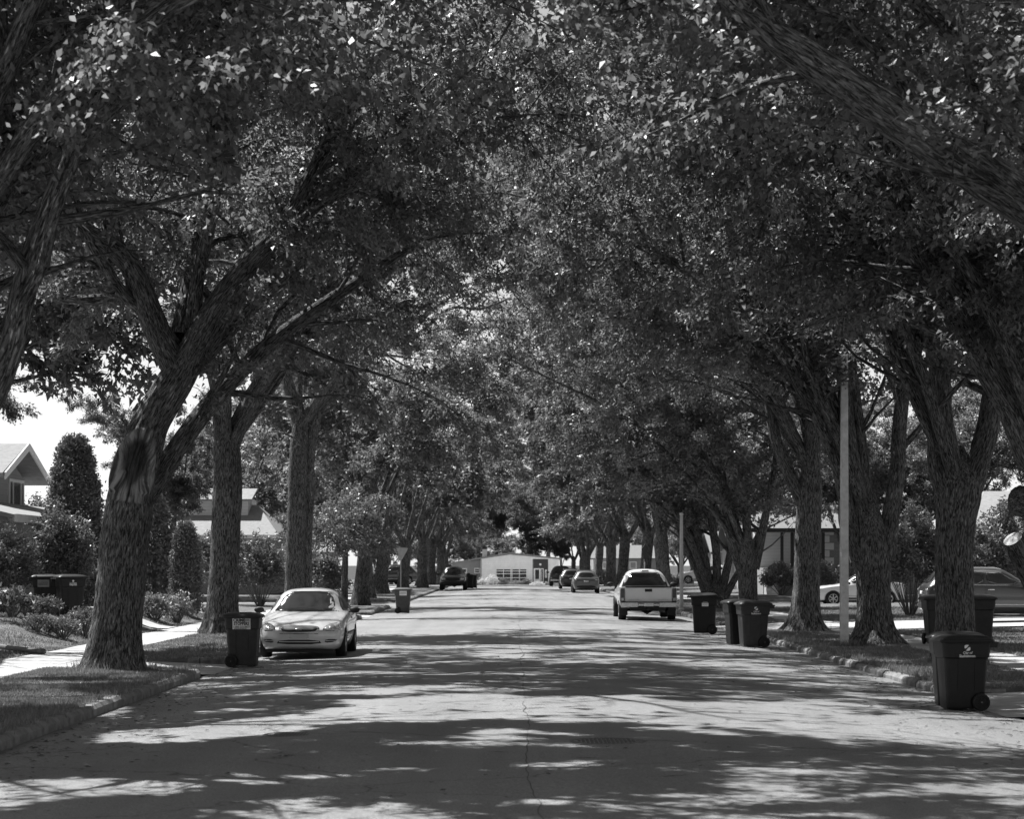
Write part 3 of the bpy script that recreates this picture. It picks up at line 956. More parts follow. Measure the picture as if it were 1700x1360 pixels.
make_tree('elm_tree', 'stout forked elm behind the pair of bins, right side', base, trunk,
          [tp([(1232, 950, 18), (1216, 905, 15), (1206, 860, 13), (1190, 780, 11, -.3), (1150, 690, 9, -.6), (1080, 600, 6, -1)], d),
           tp([(1242, 940, 17), (1240, 880, 15), (1236, 800, 13, .3), (1215, 690, 10, .6), (1190, 560, 7, .8)], d),
           tp([(1252, 945, 18), (1264, 890, 15), (1276, 830, 12, .3), (1290, 740, 9, .6), (1300, 640, 6, 1)], d)],
          tree_rng(10), 95000, 0.16, auto=1, aim=[(2, 80, 13), (1, 73, 12.5), (4, 84, 13)], out_bias=(-.3, 0, 0), zmin=street_zmin(5.2, 4.0), lowz=3.9, seed=14, detail=(36, .15), crown_len=(9, 12), amp=.015, flare=.4)
d = 90.0
base = pix(1188, 1016, d); base[2] = LAWN
trunk = tp([(1188, 1020, 44), (1187, 1000, 38), (1186, 985, 34), (1186, 965, 8)], d); trunk[0][2] = LAWN - .15
make_tree('elm_tree', 'elm of five spreading stems behind the black tilted-lid bin', base, trunk,
          [tp([(1176, 1000, 14), (1160, 955, 12), (1142, 915, 11), (1128, 880, 10), (1104, 820, 9, -.3), (1066, 745, 7, -.7), (1010, 660, 5, -1)], d),
           tp([(1180, 1000, 15), (1172, 940, 13), (1156, 880, 12), (1136, 810, 10, -.2), (1106, 720, 8, -.5), (1050, 620, 5, -.8)], d),
           tp([(1188, 1000, 16), (1190, 930, 14), (1182, 870, 13), (1172, 800, 11, .3), (1150, 690, 8, .6), (1120, 570, 5, 1)], d),
           tp([(1194, 1000, 15), (1208, 940, 13), (1220, 880, 12), (1226, 810, 10, .3), (1236, 720, 8, .8), (1250, 610, 5, 1.2)], d),
           tp([(1198, 1004, 13), (1218, 965, 11), (1240, 925, 10, .2), (1262, 880, 8, .5), (1290, 810, 6, 1)], d)],
          tree_rng(11), 95000, 0.17, auto=1, aim=[(2, 92, 13), (1, 86, 12.5), (3, 97, 13)], out_bias=(-.3, 0, 0), zmin=street_zmin(5.2, 3.8), lowz=3.7, seed=15, detail=(36, .15), crown_len=(9, 12), amp=.012, flare=.35)
# near right trees, trunks out of the frame
d = 20.0
base = np.array([8.6, d, LAWN])
trunk = np.array([[8.6, d, 0.0, 0.48], [8.5, d, 1.2, 0.44], [8.3, d, 2.4, 0.42], [8.0, d, 3.2, 0.38], [7.8, d, 4.0, 0.1]])
make_tree('elm_tree', 'nearest right elm, its heavy black limb crossing the top corner', base, trunk,
          [np.vstack([[[8.1, d, 3.0, 0.30]], tp([(1960, 520, 84), (1820, 420, 80), (1700, 335, 78), (1600, 268, 76), (1480, 190, 70), (1380, 122, 62), (1290, 62, 52), (1200, -20, 40), (1100, -120, 24)], d)])],
          tree_rng(8), 90000, 0.092, tri=False, auto=1, aim=[(0, 28, 10.5), (1, 24, 10), (4, 30, 11), (5, 22, 10)], out_bias=(-.4, 0, .1), lowz=5.6, zmin=street_zmin(6.0, 5.4), seed=11, detail=(40, 0.12), crown_len=(8, 10.5), amp=0.022)
d = 36.5
base = np.array([9.75, d, LAWN]); 
trunk = np.array([[9.8, d, 0.0, 0.52], [9.72, d, 0.8, 0.46], [9.65, d, 1.8, 0.45], [9.5, d, 3.0, 0.44], [9.4, d, 3.9, 0.1]])
rt = make_tree('elm_tree', 'elm at the right edge with a freshly sawn pale limb stub', base, trunk,
          [np.vstack([[[9.5, d, 2.9, 0.32]], tp([(1712, 750, 52), (1680, 680, 48), (1640, 612, 46), (1592, 520, 42), (1540, 440, 36), (1498, 378, 32), (1440, 290, 26, -.4), (1350, 190, 18, -.9), (1230, 90, 10, -1.4)], d)]),
           np.vstack([[[9.5, d, 2.9, 0.30]], tp([(1715, 700, 50, .4), (1690, 590, 46, .6), (1672, 480, 42, .8), (1662, 340, 34, 1.1), (1668, 160, 24, 1.5), (1690, -40, 12, 2)], d)])],
          tree_rng(9), 115000, 0.118, auto=1, aim=[(4, 40, 13), (3, 33, 12.5), (8, 38, 13)], out_bias=(-.3, 0, 0), lowz=5.4, zmin=street_zmin(6.2, 5.2), seed=12, detail=(44, 0.12), crown_len=(9.5, 12.5), amp=0.024)
# its stub, cut face and burl
tr_ = [c for c in rt.children if c.name.startswith('trunk')][0]
ds = 36.0
p1 = pix(1681, 895, ds) - base; p0 = p1 + np.array([.55, .42, -.75])
ax = unit(p1 - p0)
a_ = Acc()
n_ = 26
PP = np.array([p0 + (p1 - p0) * t for t in np.linspace(0, 1, 20)])
V, Fq, A = tube_np(PP, np.linspace(0.27, 0.17, 20), n_, bark_disp(-99, 0.02, 0, 5))
a_.add(V, Fq, A)
obj('limb_stub', a_.mesh('limb_stub', (0, 0, 0)), M['bark'], tr_)
b_ = MB()
ring = V[-n_:]
cen = p1 + ax * 0.02
b_.add(np.vstack([ring * 0.97 + cen * 0.03, [cen]]), [(i, (i + 1) % n_, n_) for i in range(n_)])
o = b_.build('sawn_face', M['cut_wood'], tr_)
o['label'] = 'pale sawn end of the cut limb'
# a swollen, knobbly dead limb end above it
q1 = pix(1690, 832, ds + .4) - base
PB = np.array([[-.1, .1, 1.9], [-.4, .05, 2.35], (q1 * .55 + np.array([-.25, 0, 2.3]) * .45), q1 + np.array([.16, .05, -.04]), q1, q1 + np.array([-.10, -.03, .02]), q1 + np.array([-.16, -.04, .03])])
RB = np.array([.26, .24, .20, .23, .24, .17, .004])
S = catmull(np.hstack([PB, RB[:, None]]), .04)
V, Fq, A = tube_np(S[:, :3], S[:, 3], 40, bark_disp(-99, 0.05, 0, 9))
a_ = Acc(); a_.add(V, Fq, A)
obj('burl', a_.mesh('burl', (0, 0, 0)), M['bark'], tr_)

# --- shared kinds for the trees farther down the street and behind the houses
KINDS = []      # 0-2 for middle distances, 3-4 for the far ones
for k in range(5):
    rg = tree_rng(20 + k)
    h = [3.4, 2.4, 3.9, 2.9, 3.2][k]
    tw = [0.36, 0.42, 0.33, 0.38, 0.35][k]
    ln = rg.uniform(-.25, .25, 2)
    trunk = np.array([[0, 0, -0.15, tw], [0, 0, 0.6, tw * .93], [ln[0] * .4, ln[1] * .4, h * .5, tw * .88], [ln[0], ln[1], h, tw * .9], [ln[0] * 1.1, ln[1] * 1.1, h + .7, tw * .25]])
    t = make_tree('elm_tree', 'kind', (0, 0, 0), trunk, [], rg, 95000 if k < 3 else 40000, 0.185 if k < 3 else 0.28, auto=[5, 6, 4, 5, 5][k], crown_len=(10, 13.5),
                  zmin=(lambda P, rng: P[:, 2] > 3.5 + rng.normal(0, .4, len(P))), lit=False, amp=0.0, detail=(20, 0.3), seed=k * 2 + 1, sig=0.16, lowz=3.6, l2=(2, 4), s0=0.25)
    KINDS.append(t)

def is_lit(o, me_src, x, y, rz, sc, rng, keep_all=False):
    return me_src

placed = []
def place_tree(k, x, y, label, group=None, sc=1.0, rz=None, z=None):
    src = KINDS[k]
    rz = random.uniform(0, 6.28) if rz is None else rz
    root = copy_tree(src, None, label)
    if group: root['group'] = group
    zz = float(gz(y)) + LAWN if z is None else z
    root.location = (x, y, zz); root.rotation_euler = (0, 0, rz); root.scale = (sc, sc, sc * random.uniform(.94, 1.06))
    # thin the crown where its shadow would close the lit bands on the road
    if abs(x) < 14 and y < 262:
        for ch in root.children:
            if ch.name.startswith('crown'):
                me = ch.data
                n = len(me.vertices)
                co = np.empty(n * 3, np.float32); me.vertices.foreach_get('co', co); co = co.reshape(-1, 3, 3)
                rn = np.empty(n, np.float32); me.attributes['rnd'].data.foreach_get('value', rn); rn = rn.reshape(-1, 3)
                Mw = np.array(Matrix.LocRotScale(root.location, root.rotation_euler, root.scale))
                cw = co[:, 0] @ Mw[:3, :3].T + Mw[:3, 3]
                kp = canopy_gap(cw, RNG, 0.97)
                me2 = mesh_np('crown', co[kp].reshape(-1, 3), np.arange(3 * kp.sum()).reshape(-1, 3), {'rnd': ('FLOAT', rn[kp].ravel())})
                me2.materials.append(me.materials[0])
                ch.data = me2
    placed.append(root)
    return root

G1 = 'elms lining the far part of the street'
place_tree(0, -6.9, 98.0, 'leaning dark elm by the side street corner, left side', sc=1.05, rz=1.0)
place_tree(4, -8.0, 118.5, 'dark thick elm behind the yield sign, left side', sc=1.2, rz=3.0)
place_tree(3, 8.6, 121.0, 'wide dark elm just past the side street, right side', sc=1.15, rz=5.0)
ORD = ['second', 'third', 'fourth', 'fifth', 'sixth', 'seventh', 'eighth', 'ninth']
cnt = {-1: 0, 1: 0}
for x, y in [(-8.3, 136), (-7.6, 150), (-7.0, 168), (-7.8, 186), (-7.8, 206), (-7.6, 228), (-7.8, 250),
             (8.6, 139), (8.2, 160), (8.5, 184), (8.2, 204), (7.9, 226), (8.2, 250)]:
    sd2 = -1 if x < 0 else 1
    place_tree(random.choice((3, 4)), x, y, '%s tall elm past the side street in the %s row' % (ORD[cnt[sd2]], 'left' if x < 0 else 'right'), G1, sc=random.uniform(1.05, 1.25))
    cnt[sd2] += 1
G2 = 'trees behind the houses'
for x, y, s in [(-24, 58, .85), (-31, 84, 1.0), (-18.6, 119, .68), (-20, 150, .9), (-34, 106, 1.05), (-22, 176, .95), (-24, 205, 1.0), (-26, 240, 1.0),
                (24, 52, .8), (30, 66, 1.0), (33, 92, 1.0), (18.9, 119.5, .9), (24, 116, .75), (27, 146, 1.0), (22, 172, .9), (25, 200, 1.0), (24, 232, 1.0), (-42, 70, 1.0), (42, 80, 1.1), (-46, 130, 1.1), (44, 130, 1.1)]:
    place_tree(random.randrange(5), x, y, 'broad leafy tree rising behind the houses', G2, sc=s)
G3 = 'trees closing the end of the street'
for x, y, s in [(-2.5, 318, 1.0), (3, 312, .95), (9, 316, 1.05), (16, 322, 1.05), (-14, 322, 1.0), (-22, 318, 1.1), (25, 318, 1.1), (-7, 345, 1.1), (6, 350, 1.2), (-34, 330, 1.2), (36, 330, 1.2), (-16, 284, .8), (24, 286, .75), (-11, 306, .62), (-19, 303, .6), (-28, 304, .65), (12, 304, .6), (20, 303, .6), (29, 305, .65), (37, 303, .7), (-37, 302, .7), (1.5, 309, .6), (7, 308, .6), (-5, 309, .6)]:
    place_tree(random.randrange(5), x, y, 'tree standing around the bungalow at the street end', G3, sc=s)
for t in KINDS:
    for c in list(t.children):
        for g in list(c.children): bpy.data.objects.remove(g)
        bpy.data.objects.remove(c)
    bpy.data.objects.remove(t)

# ------------------------------------------------------------------ vehicles
def chaikin(pts, it=2):
    P = [np.array(p, float) for p in pts]
    for _ in range(it):
        Q = []
        for i in range(len(P)):
            a, b = P[i], P[(i + 1) % len(P)]
            Q += [a * .75 + b * .25, a * .25 + b * .75]
        P = Q
    return P

def densify(P, step=0.06):
    out = []
    for i in range(len(P)):
        a, b = np.array(P[i], float), np.array(P[(i + 1) % len(P)], float)
        k = max(1, int(np.linalg.norm(b - a) / step))
        out += [a + (b - a) * t / k for t in range(k)]
    return out

def decal(bvh, name, pts, view, mat, parent, off=0.006, it=2, rings=4, skirt=0.02, flip=1):
    """a thin shaped panel laid on a body: outline pts in the plane seen from 'view'"""
    P = densify(chaikin(pts, it) if it else pts)
    c = np.mean(P, axis=0)
    loops = [[c + (p - c) * (k / rings) for p in P] for k in range(rings, 0, -1)] + [[c]]
    o3, d3 = {'front': (lambda p: Vector((p[0], 6, p[1])), Vector((0, -1, 0))), 'rear': (lambda p: Vector((p[0], -6, p[1])), Vector((0, 1, 0))),
              'right': (lambda p: Vector((6, p[0], p[1])), Vector((-1, 0, 0))), 'left': (lambda p: Vector((-6, p[0], p[1])), Vector((1, 0, 0))),
              'top': (lambda p: Vector((p[0], p[1], 6)), Vector((0, 0, -1)))}[view]
    V, idx = [], []
    last = None
    for lp in loops:
        row = []
        for p in lp:
            o = o3(p)
            h, nrm, _, _ = bvh.ray_cast(o, d3)
            if h is None:
                q, nrm, _, _ = bvh.find_nearest(o + d3 * 4.5)
                h = q
            row.append(len(V)); V.append(h - d3 * off)
        idx.append(row)
    n = len(P)
    sk = [len(V) + i for i in range(n)]
    V += [Vector(V[idx[0][i]]) + d3 * (off + skirt) for i in range(n)]
    Fs = [(sk[i], sk[(i + 1) % n], idx[0][(i + 1) % n], idx[0][i]) for i in range(n)]
    for k in range(rings - 1):
        a, b = idx[k], idx[k + 1]
        Fs += [(a[i], a[(i + 1) % n], b[(i + 1) % n], b[i]) for i in range(n)]
    ce = idx[-1][0]
    Fs += [(idx[rings - 1][i], idx[rings - 1][(i + 1) % n], ce) for i in range(n)]
    return MB().add(V, Fs).build(name, M[mat], parent, smooth=True)

def mirror(pts): return [(-x, z) for x, z in pts][::-1]

def body_mesh(st, wheels, wheel_r, crease=((1, .8), (3, .35)), half_w=0.9, sub=2):
    """stations: y, zb, wb, zmid, wm, zs, ws, zr, wr, zt, green (greenhouse or not)"""
    rings = []
    for (y, zb, wb, zm, wm, zs, ws, zr, wr, zt, gh) in st:
        if gh: w4, z4 = ws - 0.035, zs + 0.03
        else: w4, z4 = ws * .6 + wr * .4, zs * .55 + zr * .45
        h = [(0, zb), (wb, zb), (wm, zm), (ws, zs), (w4, z4), (wr, zr), (wr * .55, zr + .8 * (zt - zr)), (0, zt)]
        rings.append([(x, y, z) for x, z in h] + [(-x, y, z) for x, z in h[-2:0:-1]])
    b_ = MB().loft(rings)
    me = bpy.data.meshes.new('b'); me.from_pydata(b_.v, [], b_.f)
    bm = bmesh.new(); bm.from_mesh(me)
    bmesh.ops.recalc_face_normals(bm, faces=bm.faces)
    n = len(rings[0])
    cl = bm.edges.layers.float.new('crease_edge')
    cd = dict(crease)
    for e in bm.edges:
        a, b = e.verts[0].index, e.verts[1].index
        ja, jb = a % n, b % n
        if ja == jb:
            j = ja if ja <= 7 else n - ja
            if j in cd: e[cl] = cd[j]
    bm.to_mesh(me); bm.free()
    o = bpy.data.objects.new('b', me); link(o)
    md = o.modifiers.new('s', 'SUBSURF'); md.levels = sub; md.render_levels = sub
    cut = []
    for wy in wheels:
        c = MB().lathe([(-2, wheel_r * 1.13), (2, wheel_r * 1.13)], 'x', 28, (0, wy, wheel_r)).build('c', M['trim_black'])
        c2 = MB().box(-half_w + .28, half_w - .28, wy - 1, wy + 1, -1, 3).build('c2', M['trim_black'])
        md = c.modifiers.new('k', 'BOOLEAN'); md.object = c2; md.operation = 'DIFFERENCE'; md.solver = 'EXACT'
        cut += [c, c2]
        md = o.modifiers.new('w', 'BOOLEAN'); md.object = c; md.operation = 'DIFFERENCE'; md.solver = 'EXACT'
    dg = bpy.context.evaluated_depsgraph_get()
    res = bpy.data.meshes.new_from_object(o.evaluated_get(dg))
    for q in [o] + cut: bpy.data.objects.remove(q)
    bm = bmesh.new(); bm.from_mesh(res)
    bvh = BVHTree.FromBMesh(bm)
    bm.free()
    return res, bvh

wheel_cache = {}
def wheel(parent, x, y, r, w=0.22, side=1, spokes=5, rim='rim_metal'):
    key = (r, w, spokes, rim)
    if key not in wheel_cache:
        t = MB().lathe([(-w / 2, r * .62), (-w / 2, r * .93), (-w / 2 + .03, r), (w / 2 - .03, r), (w / 2, r * .93), (w / 2, r * .66), (w / 2 - .03, r * .62)], 'x', 28).build('tyre', M['tyre'], None, True)
        b_ = MB().lathe([(w / 2 - .10, r * .6), (w / 2 - .10, r * .1)], 'x', 24)
        b_.lathe([(w / 2 - .09, r * .645), (w / 2 - .004, r * .645), (w / 2 - .004, r * .57), (w / 2 - .09, r * .57)], 'x', 28)
        b_.lathe([(w / 2 - .09, r * .14), (w / 2 - .015, r * .14), (w / 2 - .012, r * .05)], 'x', 14)
        for i in range(spokes):
            a = 2 * math.pi * i / spokes
            Mx = Matrix.Rotation(a, 4, 'X')
            b_.box(w / 2 - .05, w / 2 - .014, -r * .075, r * .075, r * .08, r * .6, Mx)
        m_ = b_.build('rim', M[rim], None, False)
        wheel_cache[key] = (t.data, m_.data)
        bpy.data.objects.remove(t); bpy.data.objects.remove(m_)
    ty = obj('wheel', wheel_cache[key][0], None, parent)
    ty.location = (x, y, r)
    ty.rotation_euler = (0, 0, 0 if side > 0 else math.pi)
    ri = obj('rim', wheel_cache[key][1], None, ty)
    return ty

def mirror_part(parent, x, y, z, side, mat, sc=1.0):
    b_ = MB()
    rings = []
    for t, k in ((0, .75), (.03, 1), (.09, 1), (.13, .7)):
        rings.append([(x + side * (.03 + .11 * sc + .105 * sc * math.cos(a)), y + t - .05, z + .07 * k * sc * math.sin(a) * (1.0) + (.105 * sc * (k - 1)) * math.cos(a) * 0) for a in np.linspace(0, 2 * math.pi, 14, endpoint=False)])
    b_.loft(rings)
    b_.box(min(x, x + side * .08), max(x, x + side * .08), y, y + .05, z - .05, z - .02)
    return b_.build('wing_mirror', M[mat], parent, True)

def rect(x0, x1, z0, z1): return [(x0, z0), (x1, z0), (x1, z1), (x0, z1)]

def text_mesh(s, size, extrude=0.0, align='CENTER', bold=0.0, shear=0.0, wx=1.0):
    c = bpy.data.curves.new('t', 'FONT'); c.body = s; c.size = size; c.extrude = extrude; c.align_x = align; c.offset = bold; c.shear = shear
    c.resolution_u = 2
    o = bpy.data.objects.new('t', c); link(o)
    bpy.context.view_layer.update()
    me = bpy.data.meshes.new_from_object(o.evaluated_get(bpy.context.evaluated_depsgraph_get()))
    bpy.data.objects.remove(o)
    if wx != 1.0:
        me.transform(Matrix.Diagonal((wx, 1, 1, 1)))
    me.materials.clear()
    return me

def text_on(name, s, size, mat, parent, loc, rot, **kw):
    o = obj(name, text_mesh(s, size, 0.002, **kw), M[mat], parent)
    o.location = loc; o.rotation_euler = rot
    return o
R90 = math.pi / 2

# ---- silver sedan, nose to the camera
def sedan(label, loc, rz, paint_, detail=True, name='sedan'):
    t = thing(name, label, 'car', loc, rz)
    st = [(2.53, .34, .38, .46, .46, .58, .42, .60, .28, .61, 0), (2.46, .24, .58, .46, .70, .63, .62, .66, .40, .675, 0), (2.28, .20, .74, .46, .86, .70, .78, .735, .52, .76, 0),
          (1.85, .19, .80, .48, .925, .80, .86, .845, .58, .87, 0), (1.15, .19, .81, .50, .93, .89, .885, .93, .64, .965, 0), (.98, .19, .81, .50, .93, .91, .885, .965, .66, 1.0, 0),
          (.20, .19, .81, .52, .93, .94, .885, 1.36, .63, 1.425, 1), (.05, .19, .81, .52, .93, .94, .885, 1.39, .635, 1.46, 1), (-.55, .19, .81, .52, .93, .95, .885, 1.41, .64, 1.48, 1),
          (-.95, .19, .81, .52, .93, .96, .88, 1.38, .62, 1.45, 1), (-1.65, .19, .81, .52, .92, .98, .87, 1.03, .62, 1.07, 0), (-2.2, .22, .78, .52, .90, .95, .82, .99, .58, 1.02, 0),
          (-2.46, .26, .66, .50, .80, .88, .72, .92, .48, .94, 0), (-2.52, .34, .5, .5, .60, .78, .55, .80, .38, .82, 0)]
    me, bvh = body_mesh(st, (1.42, -1.34), .325)
    obj('body', me, M[paint_], t, True)
    # glass
    decal(bvh, 'windshield', [(-.76, .985), (-.4, .975), (.4, .975), (.76, .985), (.62, 1.36), (.34, 1.40), (-.34, 1.40), (-.62, 1.36)], 'front', 'glass', t, it=1, rings=6)
    decal(bvh, 'rear_window', [(-.7, 1.06), (.7, 1.06), (.54, 1.34), (-.54, 1.34)], 'rear', 'glass', t, it=1)
    for v in ('left', 'right'):
        decal(bvh, 'front_side_window', [(.72, 1.0), (.1, 1.34), (-.42, 1.365), (-.42, .99), (.6, .985)], v, 'glass', t, it=1)
        decal(bvh, 'rear_side_window', [(-.5, 1.0), (-.5, 1.365), (-.95, 1.32), (-1.35, 1.06), (-1.25, 1.0)], v, 'glass', t, it=1)
    if detail:
        hl = [(.50, .615), (.80, .60), (.86, .66), (.80, .76), (.66, .74), (.54, .69)]
        for p in (hl, mirror(hl)):
            h = decal(bvh, 'headlight', p, 'front', 'lamp_clear', t, .011, it=1)
            cx_, cz_ = np.mean([q[0] for q in p]), np.mean([q[1] for q in p])
            decal(bvh, 'lamp_housing', [(cx_ + (x - cx_) * 1.10, cz_ + (z - cz_) * 1.18) for x, z in p], 'front', 'trim_black', h, .005, it=1)
            bx_ = .68 * (1 if cx_ > 0 else -1)
            decal(bvh, 'bulb', [(bx_ - .05, .64), (bx_ + .05, .64), (bx_ + .05, .72), (bx_ - .05, .72)], 'front', 'chrome', h, .017, it=2)
        decal(bvh, 'grille', [(-.40, .63), (-.30, .575), (.30, .575), (.40, .63), (.33, .695), (-.33, .695)], 'front', 'trim_black', t, .009, it=2)
        decal(bvh, 'grille_surround', [(-.45, .635), (-.33, .558), (.33, .558), (.45, .635), (.36, .712), (-.36, .712)], 'front', 'chrome', t, .004, it=2)
        g = decal(bvh, 'emblem', [(-.085, .635), (-.04, .61), (.04, .61), (.085, .635), (.04, .66), (-.04, .66)], 'front', 'chrome', t, .016, it=2)
        decal(bvh, 'emblem_field', [(-.07, .635), (-.035, .617), (.035, .617), (.07, .635), (.035, .653), (-.035, .653)], 'front', 'paint_dark', g, .02, it=2)
        decal(bvh, 'lower_intake', [(-.48, .315), (.48, .315), (.42, .41), (-.42, .41)], 'front', 'trim_black', t, .006, it=1)
        decal(bvh, 'intake_bar', [(-.42, .362), (.42, .362), (.42, .377), (-.42, .377)], 'front', paint_, t, .014, it=0)
        fg = [(.53, .345), (.74, .36), (.80, .42), (.55, .425)]
        for p in (fg, mirror(fg)):
            decal(bvh, 'fog_slot', p, 'front', 'trim_black', t, .007, it=1)
            q = [(x, .388 + (z - .39) * .16) for x, z in p]
            decal(bvh, 'slot_bar', q, 'front', paint_, t, .013, it=0)
        decal(bvh, 'plate_panel', rect(-.20, .20, .435, .525), 'front', 'sign_back', t, .007, it=0)
        decal(bvh, 'bumper_line', rect(-.80, .80, .532, .548), 'front', 'trim_black', t, .003, it=0, rings=2)
        decal(bvh, 'cowl', [(-.72, .965), (.72, .965), (.70, .985), (-.70, .985)], 'front', 'trim_black', t, .008, it=0, rings=2)
        for s in (-1, 1):
            decal(bvh, 'door_moulding', [(.95, .50), (.95, .53), (-.95, .53), (-.95, .50)], 'right' if s > 0 else 'left', 'trim_black', t, .006, it=0, rings=2)
            decal(bvh, 'door_seam', [(.96, .28), (.975, .28), (.975, .92), (.96, .92)], 'right' if s > 0 else 'left', 'trim_black', t, .003, it=0, rings=2)
            decal(bvh, 'door_handle', rect(-.25, -.08, .80, .83), 'right' if s > 0 else 'left', 'trim_black', t, .015, it=0, rings=2)
            MB().tube([(s * .1 - .2 * s, 1.02, .995), (s * .25, .90, 1.035), (s * .62, .86, 1.03)], .011, 6).build('wiper', M['trim_black'], t)
        MB().box(-.7, .7, -1.2, 2.25, .14, .2).build('underbody', M['trim_black'], t)
    for s in (-1, 1):
        mirror_part(t, s * .90, .70, 1.0, s, 'trim_black')
        wheel(t, s * .80, 1.42, .325, .21, s, 7)
        wheel(t, s * .80, -1.34, .325, .21, s, 7)
    return t
sd = 47.3
sedan('silver sedan parked nose-on beside the left kerb', (-4.45, sd, road_z(-4.45, sd)), math.pi, 'paint_silver')

# ---- pickup truck, seen from behind
def pickup(label, loc, rz, paint_, name='pickup_truck', chrome='chrome', writing=True, group=None):
    t = thing(name, label, 'pickup truck', loc, rz, group)
    # cab and bonnet
    st = [(2.80, .50, .66, .70, .86, .95, .82, 1.00, .6, 1.03, 0), (2.6, .46, .80, .70, .97, 1.02, .93, 1.07, .66, 1.10, 0), (1.55, .44, .82, .72, .99, 1.06, .95, 1.12, .68, 1.16, 0),
          (1.32, .44, .82, .72, .99, 1.08, .95, 1.14, .70, 1.18, 0), (.72, .44, .82, .72, .99, 1.10, .95, 1.66, .66, 1.75, 1), (.55, .44, .82, .72, .99, 1.10, .95, 1.70, .66, 1.79, 1),
          (-.45, .44, .82, .72, .99, 1.10, .95, 1.71, .66, 1.80, 1), (-.62, .44, .82, .72, .99, 1.10, .95, 1.67, .66, 1.76, 1), (-.78, .44, .82, .72, .99, 1.08, .95, 1.12, .84, 1.15, 0), (-.80, .44, .82, .72, .98, 1.06, .94, 1.08, .83, 1.10, 0)]
    me, bvh = body_mesh(st, (1.85,), .38)
    obj('cab', me, M[paint_], t, True)
    decal(bvh, 'windshield', [(-.78, 1.17), (.78, 1.17), (.64, 1.66), (-.64, 1.66)], 'front', 'glass', t, it=1)
    decal(bvh, 'rear_window', [(-.82, 1.16), (.82, 1.16), (.67, 1.66), (-.67, 1.66)], 'rear', 'glass', t, .008, it=0, rings=5)
    for v in ('left', 'right'):
        decal(bvh, 'side_window', [(1.05, 1.17), (.66, 1.60), (-.5, 1.63), (-.56, 1.17)], v, 'glass', t, it=1)
    # bed
    rings = []
    for y in (-.86, -1.4, -2.3, -2.76):
        h = [(.80, .50), (.97, .52), (.995, .74), (.985, 1.0), (.97, 1.13), (.93, 1.15)]
        rings.append([(x, y, z) for x, z in h] + [(-x, y, z) for x, z in h[::-1]])
    bed = MB().loft(rings).build('tmp', M[paint_], t)
    cut = MB().lathe([(-2, .44), (2, .44)], 'x', 28, (0, -1.86, .38)).build('c', M['trim_black'])
    md = bed.modifiers.new('w', 'BOOLEAN'); md.object = cut; md.solver = 'EXACT'
    cut2 = MB().box(-.86, .86, -2.72, -.92, .62, 2).build('c', M['trim_black'])
    md = bed.modifiers.new('w', 'BOOLEAN'); md.object = cut2; md.solver = 'EXACT'
    dg = bpy.context.evaluated_depsgraph_get()
    bme = bpy.data.meshes.new_from_object(bed.evaluated_get(dg))
    for q in (bed, cut, cut2): bpy.data.objects.remove(q)
    obj('bed', bme, M[paint_], t)
    tg = MB().box(-.80, .80, -2.80, -2.763, .64, 1.145).build('tailgate', M[paint_], t, bevel=.012)
    MB().box(-.80, .80, -2.806, -2.74, 1.148, 1.185).build('tailgate_cap', M['trim_black'], tg)
    MB().box(-.125, .125, -2.815, -2.79, 1.0, 1.10).build('handle', M['trim_black'], tg, bevel=.02)
    if writing:
        text_on('badge', 'CHEVROLET', .058, 'sign_back', tg, (-.52, -2.803, .70), (R90, 0, 0), wx=1.15)
        text_on('badge', 'SILVERADO', .058, 'sign_back', tg, (.50, -2.803, .70), (R90, 0, 0), wx=1.15)
    for s in (-1, 1):
        x0, x1 = sorted((s * .825, s * .965))
        lt = MB().box(x0, x1, -2.80, -2.74, .66, 1.12).build('tail_light', M['lamp_red'], t, bevel=.015)
        MB().box(x0 + .025, x1 - .025, -2.808, -2.795, .69, .79).build('reverse_lamp', M['lamp_clear'], lt)
        # wheels with mud flaps
        wheel(t, s * .86, 1.85, .38, .26, s, 6); wheel(t, s * .86, -1.86, .38, .26, s, 6)
        MB().box(min(s * .70, s * .98), max(s * .70, s * .98), -2.36, -2.34, .18, .52).build('mud_flap', M['trim_black'], t)
        mirror_part(t, s * .98, .95, 1.22, s, 'trim_black', 1.25)
    b_ = MB()
    for x0, x1, z0, z1 in ((-.96, -.36, .46, .64), (.36, .96, .46, .64), (-.37, .37, .50, .60)):
        b_.box(x0, x1, -2.94, -2.80, z0, z1)
    b_.build('rear_bumper', M[chrome], t, bevel=.02)
    MB().box(-.97, .97, -2.93, -2.79, .642, .662).build('bumper_step', M['trim_black'], t)
    MB().box(-.16, .16, -2.955, -2.945, .50, .61).build('licence_plate', M['plate'], t)
    MB().box(-.6, .6, -2.7, 2.3, .36, .5).build('frame', M['trim_black'], t)
    MB().box(-.05, .05, -3.0, -2.7, .36, .44).build('tow_hitch', M['trim_black'], t)
    MB().tube([(-.8, -1.86, .36), (-.2, -1.86, .36), (0, -1.86, .34), (.2, -1.86, .36), (.8, -1.86, .36)], [.05, .05, .15, .05, .05], 10).build('rear_axle', M['trim_black'], t, True)
    MB().tube([(.42, 0, .33), (.42, -2.6, .33), (.55, -2.75, .32)], .04, 8).build('exhaust', M['iron'], t)
    decal(bvh, 'brake_lamp', rect(-.14, .14, 1.715, 1.745), 'rear', 'lamp_red', t, .012, it=0, rings=2)
    for s in (-1, 1):
        decal(bvh, 'headlight', rect(min(s * .55, s * .85), max(s * .55, s * .85), .78, .95), 'front', 'lamp_clear', t, .01, it=1)
    decal(bvh, 'grille', rect(-.5, .5, .72, .96), 'front', 'trim_black', t, .01, it=1)
